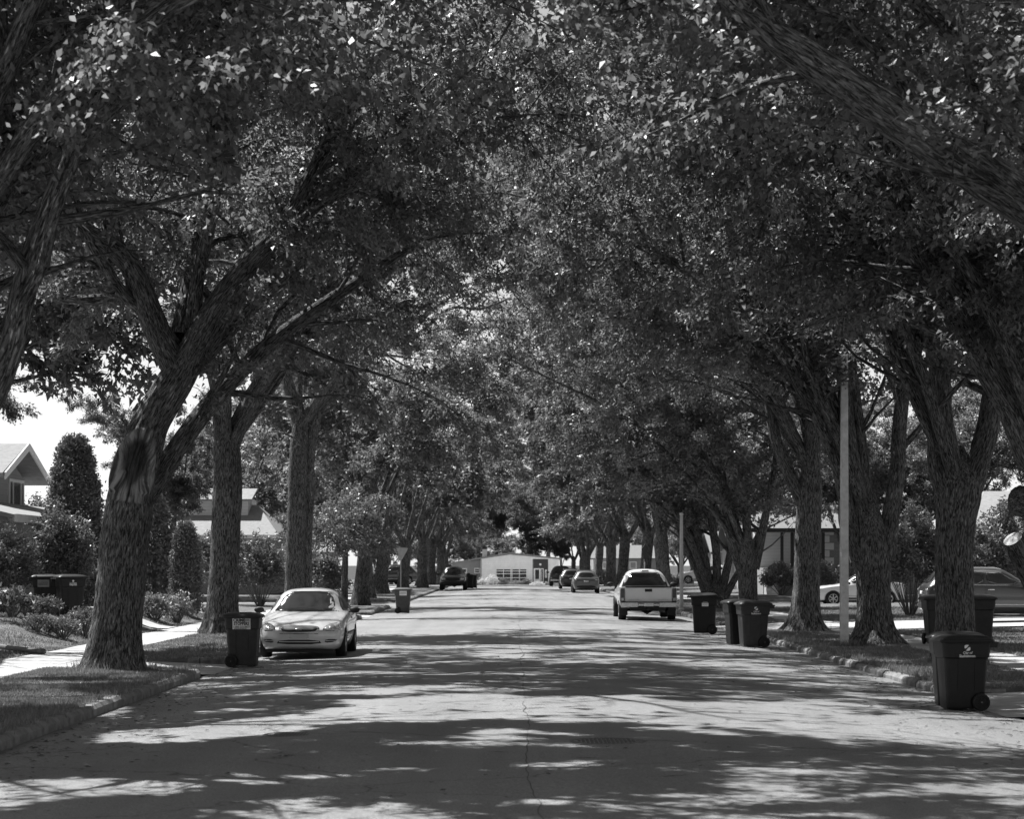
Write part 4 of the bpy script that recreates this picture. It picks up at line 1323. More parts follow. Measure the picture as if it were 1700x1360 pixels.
    MB().box(-.9, .9, 2.72, 2.92, .48, .66).build('front_bumper', M[chrome], t, bevel=.03)
    return t
pd = 74.0 + 2.95
pickup('white pickup truck parked tail-on by the right kerb', (4.72, pd, road_z(4.72, pd)), 0, 'paint_white')

# ---- sport utility vehicles and hatchbacks
def suv(label, loc, rz, paint_, name='suv', cat='car', group=None, h=1.66, L=4.5, writing=False):
    t = thing(name, label, cat, loc, rz, group)
    f = L / 4.5; k = h / 1.66
    S = lambda y, zb, wb, zm, wm, zs, ws, zr, wr, zt, g: (y * f, zb, wb, zm, wm, zs * k, ws, zr * k, wr, zt * k, g)
    st = [S(2.24, .40, .5, .55, .64, .74, .58, .78, .4, .80, 0), S(2.12, .28, .70, .55, .82, .84, .76, .90, .5, .92, 0), S(1.7, .26, .78, .58, .90, .93, .84, .99, .58, 1.02, 0),
          S(1.0, .25, .80, .60, .92, 1.0, .87, 1.05, .64, 1.08, 0), S(.82, .25, .80, .60, .92, 1.02, .87, 1.08, .66, 1.11, 0), S(.12, .25, .80, .60, .92, 1.05, .87, 1.53, .60, 1.60, 1),
          S(-.05, .25, .80, .60, .92, 1.05, .87, 1.56, .60, 1.63, 1), S(-.8, .25, .80, .60, .92, 1.07, .87, 1.58, .60, 1.66, 1), S(-1.6, .26, .80, .60, .91, 1.09, .86, 1.53, .58, 1.61, 1),
          S(-1.78, .26, .80, .60, .91, 1.10, .86, 1.50, .57, 1.58, 1), S(-2.08, .28, .76, .60, .88, 1.08, .80, 1.14, .66, 1.18, 0), S(-2.20, .32, .70, .58, .84, .98, .76, 1.02, .6, 1.04, 0), S(-2.25, .42, .5, .58, .66, .86, .6, .88, .45, .9, 0)]
    me, bvh = body_mesh(st, (1.36 * f, -1.30 * f), .35)
    obj('body', me, M[paint_], t, True)
    q = lambda pts: [(y * f, z * k) for y, z in pts]
    decal(bvh, 'windshield', [(-.72, 1.12 * k), (.72, 1.12 * k), (.58, 1.53 * k), (-.58, 1.53 * k)], 'front', 'glass', t, it=1)
    decal(bvh, 'rear_window', [(-.66, 1.14 * k), (.66, 1.14 * k), (.55, 1.47 * k), (-.55, 1.47 * k)], 'rear', 'glass', t, it=1)
    for v in ('left', 'right'):
        decal(bvh, 'front_side_window', q([(.66, 1.12), (.16, 1.47), (-.46, 1.51), (-.46, 1.10)]), v, 'glass', t, it=1)
        decal(bvh, 'rear_side_window', q([(-.54, 1.10), (-.54, 1.51), (-1.2, 1.49), (-1.28, 1.13)]), v, 'glass', t, it=1)
        decal(bvh, 'quarter_window', q([(-1.34, 1.15), (-1.30, 1.47), (-1.6, 1.42), (-1.74, 1.22)]), v, 'glass', t, it=1)
        decal(bvh, 'window_trim', q([(.72, 1.085), (.72, 1.065), (-1.74, 1.085), (-1.74, 1.105)]), v, 'chrome', t, .008, it=0, rings=2)
        decal(bvh, 'roof_trim', q([(.74, 1.10), (.18, 1.50), (-.5, 1.545), (-1.3, 1.52), (-1.3, 1.505), (-.5, 1.525), (.2, 1.48), (.78, 1.10)]), v, 'chrome', t, .007, it=0, rings=2)
        decal(bvh, 'door_seam', q([(-.49, .40), (-.505, .40), (-.505, 1.06), (-.49, 1.06)]), v, 'trim_black', t, .003, it=0, rings=2)
        decal(bvh, 'door_handle', q(rect(-.44, -.24, .93, .965)), v, 'chrome', t, .02, it=0, rings=2)
        decal(bvh, 'sill_trim', q(rect(-.9, .9, .33, .40)), v, 'trim_black', t, .008, it=0, rings=2)
        decal(bvh, 'sill_moulding', q(rect(-.8, .8, .47, .50)), v, 'sign_back', t, .008, it=0, rings=2)
    for s in (-1, 1):
        w = [(s * .52, .78 * k), (s * .82, .76 * k), (s * .83, .88 * k), (s * .6, .90 * k)]
        decal(bvh, 'headlight', w if s > 0 else w[::-1], 'front', 'lamp_clear', t, .008, it=1)
        w = [(s * .50, .92 * k), (s * .84, .90 * k), (s * .82, 1.05 * k), (s * .6, 1.03 * k)]
        lt = decal(bvh, 'tail_light', w if s > 0 else w[::-1], 'rear', 'lamp_red', t, .01, it=1)
        w = [(s * .60, .93 * k), (s * .76, .92 * k), (s * .76, .96 * k), (s * .62, .97 * k)]
        decal(bvh, 'reverse_lamp', w if s > 0 else w[::-1], 'rear', 'lamp_clear', lt, .018, it=1, rings=2)
        mirror_part(t, s * .90, .62 * f, 1.12 * k, s, 'trim_black', 1.05)
        wheel(t, s * .80, 1.36 * f, .35, .22, s, 6); wheel(t, s * .80, -1.30 * f, .35, .22, s, 6)
    decal(bvh, 'grille', [(-.45, .62 * k), (.45, .62 * k), (.5, .86 * k), (-.5, .86 * k)], 'front', 'trim_black', t, .01, it=1)
    decal(bvh, 'lower_bumper', rect(-.62, .62, .36, .52), 'rear', 'trim_black', t, .008, it=1)
    decal(bvh, 'licence_plate', rect(-.15, .15, .80 * k, .90 * k), 'rear', 'plate', t, .012, it=0, rings=2)
    decal(bvh, 'front_intake', rect(-.55, .55, .36, .5), 'front', 'trim_black', t, .008, it=1)
    MB().tube([(-.5, -1.8 * f, 1.645 * k), (.5, -1.8 * f, 1.645 * k)], .02, 6).build('roof_spoiler', M[paint_], t)
    for s in (-1, 1):
        MB().tube([(s * .56, -1.5 * f, 1.575 * k), (s * .57, -1.2 * f, 1.625 * k), (s * .58, -.2 * f, 1.625 * k), (s * .57, .0, 1.58 * k)], .014, 6).build('roof_rail', M['chrome'], t)
    MB().box(-.66, .66, -1.9 * f, 1.9 * f, .2, .3).build('underbody', M['trim_black'], t)
    return t
def on_road(x, y): return (x, y, road_z(x, y))
suv('grey hatchback SUV parked tail-on, nearest of the three far cars', on_road(4.95, 143 + 2.2), 0, 'paint_grey', h=1.56, L=4.4)
suv('dark SUV parked between the grey hatchback and the black pickup', on_road(4.55, 166), 0, 'paint_dark', h=1.6)
pickup('black pickup farthest of the three cars at the right kerb', on_road(4.25, 186), 0, 'paint_black', writing=False)
pickup('dark pickup facing the camera by the far left kerb', on_road(-4.4, 161.8), math.pi, 'paint_dark', writing=False, chrome='trim_black')
suv('black SUV standing in the driveway behind the yield sign', (-10.4, 181.2, LAWN + .10), rad(128), 'paint_black', h=1.75, L=4.9)
suv('dark crossover parked sideways in the driveway at the right edge', (14.95, 66.2, LAWN + .17), -R90, 'paint_dark', name='crossover', h=1.66, L=4.65)
suv('white car on the side street behind the straight elm', (16.9, 104.6, 0.004), R90, 'paint_white', name='parked_car', h=1.62)
suv('white SUV far off in the driveway behind the slim white post', (16.7, 187.5, float(gz(187.5)) + LAWN + .16), R90, 'paint_white', h=1.7)

# ------------------------------------------------------------------ wheeled bins
def rrect(hx, hy, r, z, n=5, cx=0, cy=0):
    out = []
    for (sx, sy, a0) in ((1, 1, 0), (-1, 1, R90), (-1, -1, 2 * R90), (1, -1, 3 * R90)):
        for i in range(n):
            a = a0 + R90 * i / (n - 1)
            out.append((cx + sx * (hx - r) + r * math.cos(a), cy + sy * (hy - r) + r * math.sin(a), z))
    return out

bin_cache = {}
def bin_meshes(mat):
    if mat in bin_cache: return bin_cache[mat]
    rings = [rrect(.215, .262, .05, .03), rrect(.222, .27, .055, .06), rrect(.262, .312, .06, .735), rrect(.266, .316, .06, .75), rrect(.284, .335, .06, .765), rrect(.298, .35, .06, .96), rrect(.312, .364, .06, .965), rrect(.312, .364, .06, .985)]
    body = MB().loft(rings).build('tmp', M[mat])
    c = MB().lathe([(-1, .15), (-.175, .15)], 'x', 24, (0, -.212, .125)).build('c', M['bin_wheel'])
    c2 = MB().lathe([(.175, .15), (1, .15)], 'x', 24, (0, -.212, .125)).build('c', M['bin_wheel'])
    for q in (c, c2):
        md = body.modifiers.new('w', 'BOOLEAN'); md.object = q; md.solver = 'EXACT'
    # shallow vertical ribs pressed into the sides
    bme = bpy.data.meshes.new_from_object(body.evaluated_get(bpy.context.evaluated_depsgraph_get()))
    for q in (body, c, c2): bpy.data.objects.remove(q)
    lid = MB().loft([rrect(.335, .385, .07, .975), rrect(.345, .395, .07, .985), rrect(.345, .395, .07, 1.005), rrect(.325, .375, .07, 1.03), rrect(.25, .30, .08, 1.065, cy=-.01), rrect(.12, .16, .06, 1.082, cy=-.02)]).build('t', M[mat], None, True)
    lm = lid.data; bpy.data.objects.remove(lid)
    h = MB()
    h.tube([(-.24, -.34, .93), (-.24, -.43, .955), (-.22, -.455, .965), (.22, -.455, .965), (.24, -.43, .955), (.24, -.34, .93)], .018, 8)
    h.box(-.27, -.21, -.44, -.33, .90, .985); h.box(.21, .27, -.44, -.33, .90, .985)
    ho = h.build('t', M[mat]); hm = ho.data; bpy.data.objects.remove(ho)
    ax = MB().tube([(-.30, -.212, .125), (.30, -.212, .125)], .012, 8).build('t', M['iron']); axm = ax.data; bpy.data.objects.remove(ax)
    w = MB().lathe([(-.03, .06), (-.03, .112), (-.018, .125), (.018, .125), (.03, .112), (.03, .095), (.012, .09), (.012, .03), (.034, .028), (.034, .01)], 'x', 26)
    for i in range(8):
        w.box(.010, .024, -.008, .008, .025, .095, Matrix.Rotation(2 * math.pi * i / 8, 4, 'X'))
    wo = w.build('t', M['bin_wheel']); wm = wo.data; bpy.data.objects.remove(wo)
    hub = MB().lathe([(.034, .013), (.042, .012), (.045, .004)], 'x', 10).build('t', M['chrome']); hb = hub.data; bpy.data.objects.remove(hub)
    bin_cache[mat] = (bme, lm, hm, axm, wm, hb)
    return bin_cache[mat]

def wheeled_bin(label, loc, rz, mat, sc=1.0, group=None, lid_open=0.0):
    t = thing('wheeled_bin', label, 'bin', loc, rz, group, sc)
    bme, lm, hm, axm, wm, hb = bin_meshes(mat)
    obj('body', bme, None, t); l = obj('lid', lm, None, t); obj('handle', hm, None, t); obj('axle', axm, None, t)
    l.rotation_euler = (lid_open, random.uniform(-.01, .012), 0)
    for s in (-1, 1):
        w = obj('wheel', wm, None, t); w.location = (s * .245, -.212, .125); w.rotation_euler = (0, 0, 0 if s > 0 else math.pi)
        obj('hub', hb, None, w)
    # a raised rib pair along each side
    for s in (-1, 1):
        for y in (-.12, .12):
            b_ = MB()
            b_.add([(s * .224, y - .006, .30), (s * .224, y + .006, .30), (s * (.2655), y + .006, .735), (s * .2655, y - .006, .735),
                    (s * .244, y - .004, .30), (s * .244, y + .004, .30), (s * .2685, y + .004, .735), (s * .2685, y - .004, .735)],
                   [(4, 5, 6, 7), (0, 1, 5, 4), (1, 2, 6, 5), (2, 3, 7, 6), (3, 0, 4, 7)])
            b_.build('rib', M[mat], t)
    return t

# local frame of the +x side of a bin: print stands on x = .2955 at z about .87, slightly leaning
def side_print(parent, sgn, items):
    lean = math.atan2(.014, .195)
    hold = {}
    for name, kind, u, v, args in items:
        # u along the side to the right as seen, v up
        zz = .765 + v
        x = sgn * (.284 + .014 * v / .195 + .003)
        y = u * sgn
        rot = (R90 - 0, 0, R90 * sgn)
        if kind == 'text':
            s_, size, mat, kw = args
            o = obj(name, text_mesh(s_, size, .0015, **kw), M[mat], parent)
        else:
            pts, mat = args
            n = len(pts)
            V = [(a, b, 0) for a, b in pts] + [(a, b, .002) for a, b in pts]
            o = MB().add(V, [tuple(range(n, 2 * n))] + [(i, (i + 1) % n, n + (i + 1) % n, n + i) for i in range(n)]).build(name, M[mat], parent)
        o.matrix_local = Matrix.Translation((x + sgn * (.004 if kind == 'text' else 0), y, zz)) @ Matrix.Rotation(sgn * lean, 4, 'Y') @ Matrix.Rotation(R90 * sgn, 4, 'Z') @ Matrix.Rotation(R90, 4, 'X')

def logo_shapes(s):
    """rounded square with a slanted wave running through it"""
    up = chaikin([(-s, -s * .25), (-s, s), (s * .62, s), (s * .2, s * .62), (-s * .1, s * .15), (-s * .55, -s * .2)], 1)
    dn = chaikin([(s, s * .25), (s, -s), (-s * .62, -s), (-s * .2, -s * .62), (s * .1, -s * .15), (s * .55, s * .2)], 1)
    return up, dn

def city_logo(t, sgn, u=0.0, v=.12, k=1.0):
    up, dn = logo_shapes(.042 * k)
    side_print(t, sgn, [('logo_mark', 'poly', u, v + .035 * k, (up, 'print_white')), ('logo_mark', 'poly', u, v + .035 * k, (dn, 'print_white')),
                        ('lettering', 'text', u, v - .05 * k, ('City of', .048 * k, 'print_white', dict(bold=.0008, shear=.25))),
                        ('lettering', 'text', u, v - .098 * k, ('Saskatoon', .056 * k, 'print_white', dict(bold=.0012)))])

# near right bin and its neighbour: wheels to the right, side to the camera (+x side faces -y after turning)
def bin_at(px, y, label, rz, mat, sc=1.0, z=None, **kw):
    x = (px - CX) * y / F
    zz = road_z(x, y) if KL < x < KR else (LAWN if z is None else z)
    return wheeled_bin(label, (x, y, zz), rz, mat, sc, **kw)
# turning by -90 deg puts the +x side towards the camera and the handle to the left; +90 deg shows the -x side with the handle to the right
t = bin_at(1597, 29.7, 'nearest black bin with a white city logo, standing at the right kerb', R90 + rad(3), 'bin_black', 0.97)
city_logo(t, -1, .0, .10)
t = bin_at(1586, 30.5, 'black bin half hidden behind the nearest black bin', R90 - rad(4), 'bin_black', 0.99)
side_print(t, -1, [('label_tag', 'poly', -.27, .10, (rect(-.025, .025, -.02, .02), 'print_white'))])
t = bin_at(1250, 51.6, 'grey bin with a white city logo, front one of the pair', R90 + rad(8), 'bin_grey', 1.04)
city_logo(t, -1, .0, .10)
t = bin_at(1228, 52.5, 'dark bin tucked behind the grey logo bin', R90 + rad(10), 'bin_black', 1.05)
t = bin_at(1169, 60.8, 'black bin with a tilted lid between the pickup and the bin pair', R90 - rad(4), 'bin_black', 1.08, lid_open=rad(-3))
side_print(t, -1, [('sticker', 'poly', .02, .015, (rect(-.085, .085, -.045, .045), 'print_white')),
                   ('lettering', 'text', .02, .075, ('City of', .04, 'print_white', {})),
                   ('sticker_line', 'poly', .02, .03, (rect(-.07, .07, -.004, .004), 'print_dark')), ('sticker_line', 'poly', .02, .0, (rect(-.07, .07, -.004, .004), 'print_dark'))])
t = bin_at(404, 42.2, 'dark grey bin with a white sticker in front of the silver sedan', -R90, 'bin_grey', 1.0)
side_print(t, 1, [('sticker', 'poly', .0, .10, (rect(-.175, .175, -.115, .105), 'print_white')),
                  ('lettering', 'text', -.0, .135, ('CRIME    ', .082, 'print_dark', dict(bold=.003, wx=1.0))),
                  ('sticker_block', 'poly', .105, .165, (rect(-.055, .055, -.028, .028), 'sign_back')),
                  ('lettering', 'text', .0, .068, ('STOPPERS', .082, 'print_dark', dict(bold=.003, wx=.82))),
                  ('lettering', 'text', .0, .008, ('1-800-222-8477', .062, 'print_dark', dict(bold=.001, wx=.80))),
                  ('sticker_bar', 'poly', -.02, .000, (rect(-.13, .12, -.012, -.001), 'print_dark'))])
t = bin_at(669, 86.0, 'grey bin with a pale sticker by the left side street corner', -R90, 'bin_mid', 0.96)
side_print(t, 1, [('sticker', 'poly', .02, .09, (rect(-.15, .15, -.10, .09), 'print_white')),
                  ('sticker_line', 'poly', .02, .11, (rect(-.12, .12, -.012, .012), 'sign_back')), ('sticker_line', 'poly', .02, .07, (rect(-.12, .12, -.012, .012), 'sign_back'))])
# by the shrubs on the left lawn
z_ = LAWN + .55
t = bin_at(117, 55.5, 'dark bin with a round white mark, beside the shrubs on the left lawn', -R90 + rad(25), 'bin_black', 1.0, z=z_)
ring = [(.028 * math.cos(a), .028 * math.sin(a)) for a in np.linspace(0, 2 * math.pi, 14, endpoint=False)]
side_print(t, 1, [('logo_mark', 'poly', .0, .145, (ring, 'print_white')), ('lettering', 'text', 0, .07, ('Loraas', .06, 'print_white', dict(bold=.002, wx=1.1))),
                  ('lettering', 'text', 0, .03, ('Disposal', .05, 'print_white', dict(bold=.002, wx=1.1)))])
t = bin_at(76, 56.5, 'bin with a dull sticker, left neighbour of the round-mark bin', -R90 + rad(12), 'bin_black', 1.0, z=z_)
side_print(t, 1, [('sticker', 'poly', -.06, .08, (rect(-.15, .15, -.10, .09), 'sticker_dirty')), ('sticker_line', 'poly', -.06, .10, (rect(-.12, .12, -.014, .014), 'print_dark')), ('sticker_line', 'poly', -.06, .05, (rect(-.12, .12, -.014, .014), 'print_dark'))])
# behind the forked elm on the right
bin_at(1556, 50.2, 'dark bin showing left of the forked elm trunk', math.pi, 'bin_grey', 1.08, z=LAWN + .012)
bin_at(1627, 50.4, 'dark bin showing right of the forked elm trunk', math.pi - rad(5), 'bin_grey', 1.08, z=LAWN + .012)
# far left, beyond the dark pickup
bin_at(779, 168.5, 'black bin beyond the dark pickup on the far left', rad(8), 'bin_black', 1.05)
bin_at(786, 170.5, 'black bin farther behind, beyond the dark pickup', rad(-5), 'bin_black', 1.05)

# ------------------------------------------------------------------ poles and signs
pd_ = 49.4; px_ = (1404 - CX) * pd_ / F
t = thing('utility_pole', 'pale square pole standing on the right boulevard', 'pole', (px_, pd_ + .2, LAWN))
MB().loft([rrect(.09, .09, .015, -.3, 3), rrect(.085, .085, .015, 3.5, 3), rrect(.075, .075, .015, 7.0, 3)]).build('post', M['pole_wood'], t)
MB().tube([(.04, 0, 6.6), (.04, 0, 7.75)], .045, 8).build('conduit', M['pole_metal'], t)
MB().tube([(-.06, -.02, 6.75), (-.55, -.02, 6.92), (-1.1, -.02, 7.0)], .028, 8).build('arm', M['pole_metal'], t)
MB().tube([(-.06, -.02, 6.45), (-.55, -.02, 6.66)], .024, 8).build('arm_brace', M['pole_metal'], t)
MB().tube([(-.095, 0, .4), (-.09, 0, 3.4)], .016, 6).build('ground_wire', M['pole_metal'], t)
ld_ = 87.0; lx_ = (1121 - CX) * ld_ / F
t = thing('white_post', 'slim white post right of the white pickup', 'post', (lx_ + .25, ld_, LAWN))
MB().tube([(0, 0, -.2), (0, 0, .5), (0, 0, 3), (0, 0, 3.9)], [.085, .08, .07, .065], 12).build('post', M['pole_metal'], t, True)
MB().lathe([(0, .13), (.06, .13), (.09, .095)], 'z', 12).build('base_plate', M['pole_metal'], t)
MB().lathe([(3.88, .075), (3.94, .075), (3.98, .02)], 'z', 12).build('cap', M['pole_metal'], t)
yd_ = 118.0; yx_ = (669 - CX) * yd_ / F
t = thing('yield_sign', 'yield sign seen from its plain back at the side street corner', 'road sign', (yx_, yd_ - 2.4, LAWN))
MB().box(-.03, .03, 0.0, .05, -.4, 2.66).build('post', M['sign_back'], t)
b_ = MB()
tri = chaikin([(-.40, 2.70), (-.36, 2.76), (.36, 2.76), (.40, 2.70), (.03, 2.06), (-.03, 2.06)], 1)
n_ = len(tri)
b_.add([(x, -.004, z) for x, z in tri] + [(x, -.012, z) for x, z in tri], [tuple(range(n_)), tuple(range(2 * n_ - 1, n_ - 1, -1))] + [(i, (i + 1) % n_, n_ + (i + 1) % n_, n_ + i) for i in range(n_)])
b_.build('plate', M['sign_back'], t)
b_ = MB(); 
for z in (2.3, 2.66): b_.box(-.012, .012, -.024, -.012, z - .012, z + .012)
b_.build('bolts', M['iron'], t)
s_d = 116.5; s_x = (1070 - CX) * s_d / F
t = thing('street_sign', 'dark turned sign on a thin post past the side street, right side', 'road sign', (s_x, s_d, LAWN))
MB().box(-.03, .03, -.03, .03, -.3, 2.9).build('post', M['pole_metal'], t)
p_ = MB().box(-.30, .30, -.05, -.035, -.42, .42, Matrix.Translation((0, 0, 2.5)) @ Matrix.Rotation(rad(62), 4, 'Z') @ Matrix.Rotation(rad(-28), 4, 'Y')).build('plate', M['panel_dark'], t)
t = thing('drain_pipe', 'dark pipe lying on the grass left of the wounded elm', 'pipe', (0, 0, 0))
p0, p1 = (-11.6, 46.9, LAWN + .15), (-9.55 - .2, 44.6, LAWN + .075)
MB().tube([p0, ((p0[0] + p1[0]) / 2, (p0[1] + p1[1]) / 2, LAWN + .10), p1], .055, 14).build('tube', M['iron'], t, True)
MB().tube([(p1[0] - .09, p1[1] + .10, p1[2] + .002), (p1[0] + .004, p1[1] - .004, p1[2])], .066, 14).build('collar', M['iron'], t, True)

# ------------------------------------------------------------------ houses
def poly_wall(name, pts, y0, y1, mat, parent, axis='y'):
    """front outline (x, z) pushed back from y0 to y1; axis x: outline (y, z) from x0 to x1"""
    n = len(pts)
    if axis == 'y': V = [(x, y0, z) for x, z in pts] + [(x, y1, z) for x, z in pts]
    else: V = [(y0, y, z) for y, z in pts] + [(y1, y, z) for y, z in pts]
    return MB().add(V, [tuple(range(n)), tuple(range(2 * n - 1, n - 1, -1))] + [(i, (i + 1) % n, n + (i + 1) % n, n + i) for i in range(n)]).build(name, M[mat], parent)

def slab(name, quad, th, mat, parent):
    """a sloping roof plane with thickness"""
    V = [Vector(q) for q in quad]
    return MB().add([tuple(v) for v in V] + [tuple(v - Vector((0, 0, th))) for v in V],
                    [(0, 1, 2, 3), (7, 6, 5, 4), (0, 4, 5, 1), (1, 5, 6, 2), (2, 6, 7, 3), (3, 7, 4, 0)]).build(name, M[mat], parent)

def window(parent, x0, x1, z0, z1, y, cols=(1,), rows=(1,), axis='y', fw=.07, sgn=-1, mat='glass', fmat='trim_white'):
    """frame with bars and single panes; y is the wall plane, sgn the side it faces"""
    d0, d1 = sorted((y - sgn * .03, y + sgn * .06))
    def bx(b_, a0, a1, c0, c1, e0, e1):
        if axis == 'y': b_.box(a0, a1, e0, e1, c0, c1)
        else: b_.box(e0, e1, a0, a1, c0, c1)
    cs = np.concatenate([[0], np.cumsum(cols)]) / sum(cols); rs = np.concatenate([[0], np.cumsum(rows)]) / sum(rows)
    X = x0 + fw + (x1 - x0 - 2 * fw) * cs; Z = z0 + fw + (z1 - z0 - 2 * fw) * rs
    b_ = MB()
    bx(b_, x0, x1, z0, z0 + fw, d0, d1); bx(b_, x0, x1, z1 - fw, z1, d0, d1)
    bx(b_, x0, x0 + fw, z0 + fw, z1 - fw, d0, d1); bx(b_, x1 - fw, x1, z0 + fw, z1 - fw, d0, d1)
    bar = fw * .35
    for v in X[1:-1]: bx(b_, v - bar, v + bar, z0 + fw, z1 - fw, d0, d1 - .004)
    for i in range(len(X) - 1):
        for v in Z[1:-1]: bx(b_, X[i] + (bar if i else 0), X[i + 1] - (bar if i < len(X) - 2 else 0), v - bar, v + bar, d0, d1 - .008)
    w = bpy.data.objects.new('window', None); link(w, parent)
    b_.build('frame', M[fmat], w)
    e0, e1 = sorted((y + sgn * .005, y + sgn * .02))
    for i in range(len(X) - 1):
        for j in range(len(Z) - 1):
            p = MB(); bx(p, X[i] + bar, X[i + 1] - bar, Z[j] + bar, Z[j + 1] - bar, e0, e1)
            p.build('pane', M[mat], w)
    return w

# ---- the bungalow that closes the street
HD = 296.0
hz = float(gz(HD)) + LAWN
t = thing('bungalow', 'pale low-gabled bungalow closing the end of the street', 'house', (0, HD, hz))
Zp = lambda y: CH - (y - HY) * HD / F - hz
Xp = lambda x: (x - CX) * HD / F
poly_wall('front_wall', [(Xp(798), -.2), (Xp(928), -.2), (Xp(928), Zp(929)), (Xp(847), Zp(921)), (Xp(798), Zp(928.5))], 0, 11, 'board_pale', t)
poly_wall('wing_wall', [(-8.2, -.2), (Xp(798), -.2), (Xp(798) - .004, Zp(930)), (-8.2, Zp(935))], 1.2, 10.8, 'board_mid', t)
ro = slab('roof', [(Xp(847), -.7, Zp(917.6)), (Xp(933), -.7, Zp(927)), (Xp(933), 11.5, Zp(927)), (Xp(847), 11.5, Zp(917.6))], .22, 'shingle_mid', t)
slab('roof_slope', [(Xp(847) - .004, -.7, Zp(917.6)), (Xp(847) - .004, 11.5, Zp(917.6)), (-8.8, 11.5, Zp(935)), (-8.8, -.7, Zp(935))], .22, 'shingle_mid', ro)
MB().box(Xp(800), Xp(808), 4.5, 6, Zp(928), Zp(912)).build('chimney', M['siding_pale'], ro)
MB().box(Xp(885), Xp(910), -.006, .05, .35, Zp(928.5)).build('entry_panel', M['panel_dark'], t)
dr = MB().box(Xp(886), Xp(897.5), -.06, -.01, Zp(968), Zp(944)).build('door', M['trim_white'], t)
MB().box(Xp(888.5), Xp(895), -.07, -.055, Zp(962), Zp(946)).build('pane', M['glass'], dr)
MB().box(Xp(898.2), Xp(902.5), -.05, -.01, Zp(968), Zp(944)).build('sidelight_frame', M['trim_white'], t)
MB().box(Xp(899), Xp(901.2), -.06, -.045, Zp(966), Zp(945.5)).build('sidelight', M['glass'], t)
for i, ch in enumerate('808'):
    text_on('house_number', ch, .62, 'print_white', t, (Xp(906.3), -.02, Zp(951.4 + 4.1 * i) - .0), (R90, 0, 0), bold=.02)
window(t, Xp(822), Xp(876), Zp(968), Zp(943.5), 0, (1, 1, .16, 1, 1), (1.1, 1.1, .75, .55), fw=.14)
window(t, Xp(787), Xp(797), Zp(952), Zp(943.5), 1.2, (1,), (1, 1), fw=.12)
window(t, Xp(767), Xp(775), Zp(952), Zp(944), 1.2, (1,), (1,), fw=.12)
MB().lathe([(0, .04), (.06, .16), (.16, .16), (.22, .05)], 'y', 10, (Xp(897), -.25, Zp(937.5))).build('porch_lamp', M['trim_white'], t)
MB().box(Xp(884), Xp(912), -1.4, -.07, -.15, .34).build('step', M['concrete'], t)
for x in (798.6, 884):
    MB().box(Xp(x), Xp(x) + .1, -.05, -.004, .05, Zp(929)).build('corner_board', M['siding_mid'], t)

# ---- neighbour of the bungalow, right
t = thing('house', 'grey clapboard house with white window frames, far right end', 'house', (0, 289, hz))
Xq = lambda x: (x - CX) * 289 / F
Zq = lambda y: CH - (y - HY) * 289 / F - hz
poly_wall('wall', [(Xq(985), -.2), (Xq(1090), -.2), (Xq(1090), Zq(925)), (Xq(985), Zq(925))], 0, 9, 'board_mid', t)
slab('roof', [(Xq(980), -.6, Zq(927)), (Xq(1095), -.6, Zq(927)), (Xq(1088), 4.5, Zq(905)), (Xq(988), 4.5, Zq(905))], .2, 'shingle_mid', t)
window(t, Xq(1000), Xq(1010), Zq(945), Zq(933), 0, (1,), (1,), fw=.12, mat='curtain')
window(t, Xq(1045), Xq(1057), Zq(945), Zq(932.5), 0, (1,), (1,), fw=.14, mat='curtain')

# ---- left: two-storey house with a gable towards the street
t = thing('house', 'house with a high gable and white-framed window at the left edge', 'house', (-.5, 0, LAWN))
hb = LAWN
poly_wall('lower_wall', [(-27, -.3), (-16.2, -.3), (-16.2, 3.25), (-27, 3.25)], 61, 76, 'board_mid', t)
poly_wall('gable_wall', [(67.6, 3.25), (73.0, 3.25), (73.0, 4.75), (70.4, 5.55), (67.6, 4.75)], -27, -16.1, 'board_mid', t, axis='x')
ro = slab('roof', [(-27, 70.4, 5.85), (-15.4, 70.4, 5.85), (-15.4, 73.7, 4.75), (-27, 73.7, 4.75)], .16, 'shingle_pale', t)
slab('roof_slope', [(-27, 66.9, 4.75), (-15.4, 66.9, 4.75), (-15.4, 70.396, 5.85), (-27, 70.396, 5.85)], .16, 'shingle_pale', ro)
for s in (1, -1):
    MB().add([(-15.38, 70.4, 5.87), (-15.38, 70.4 + s * 3.32, 4.77), (-15.38, 70.4 + s * 3.32, 4.55), (-15.38, 70.4, 5.62),
              (-15.33, 70.4, 5.87), (-15.33, 70.4 + s * 3.32, 4.77), (-15.33, 70.4 + s * 3.32, 4.55), (-15.33, 70.4, 5.62)],
             [(4, 5, 6, 7), (0, 1, 5, 4), (1, 2, 6, 5), (2, 3, 7, 6), (0, 3, 2, 1)]).build('barge_board', M['trim_white'], ro)
window(t, 70.6, 72.75, 3.3, 4.72, -16.1, (.45, 1, .3), (1,), axis='x', sgn=1, fw=.10)
lr = slab('porch_roof', [(-16.1, 60.5, 3.9), (-16.1, 77, 3.9), (-13.4, 77.6, 3.28), (-13.4, 60, 3.28)], .12, 'shingle_pale', t)
MB().box(-13.42, -13.34, 60, 77.6, 3.08, 3.30).build('gutter', M['trim_white'], lr)
for y in (66.5, 75.0):
    MB().tube([(-13.6, y, 3.1), (-14.6, y + .2, 1.6), (-14.9, y + .2, -.2)], .05, 8).build('porch_brace', M['trim_white'], t)

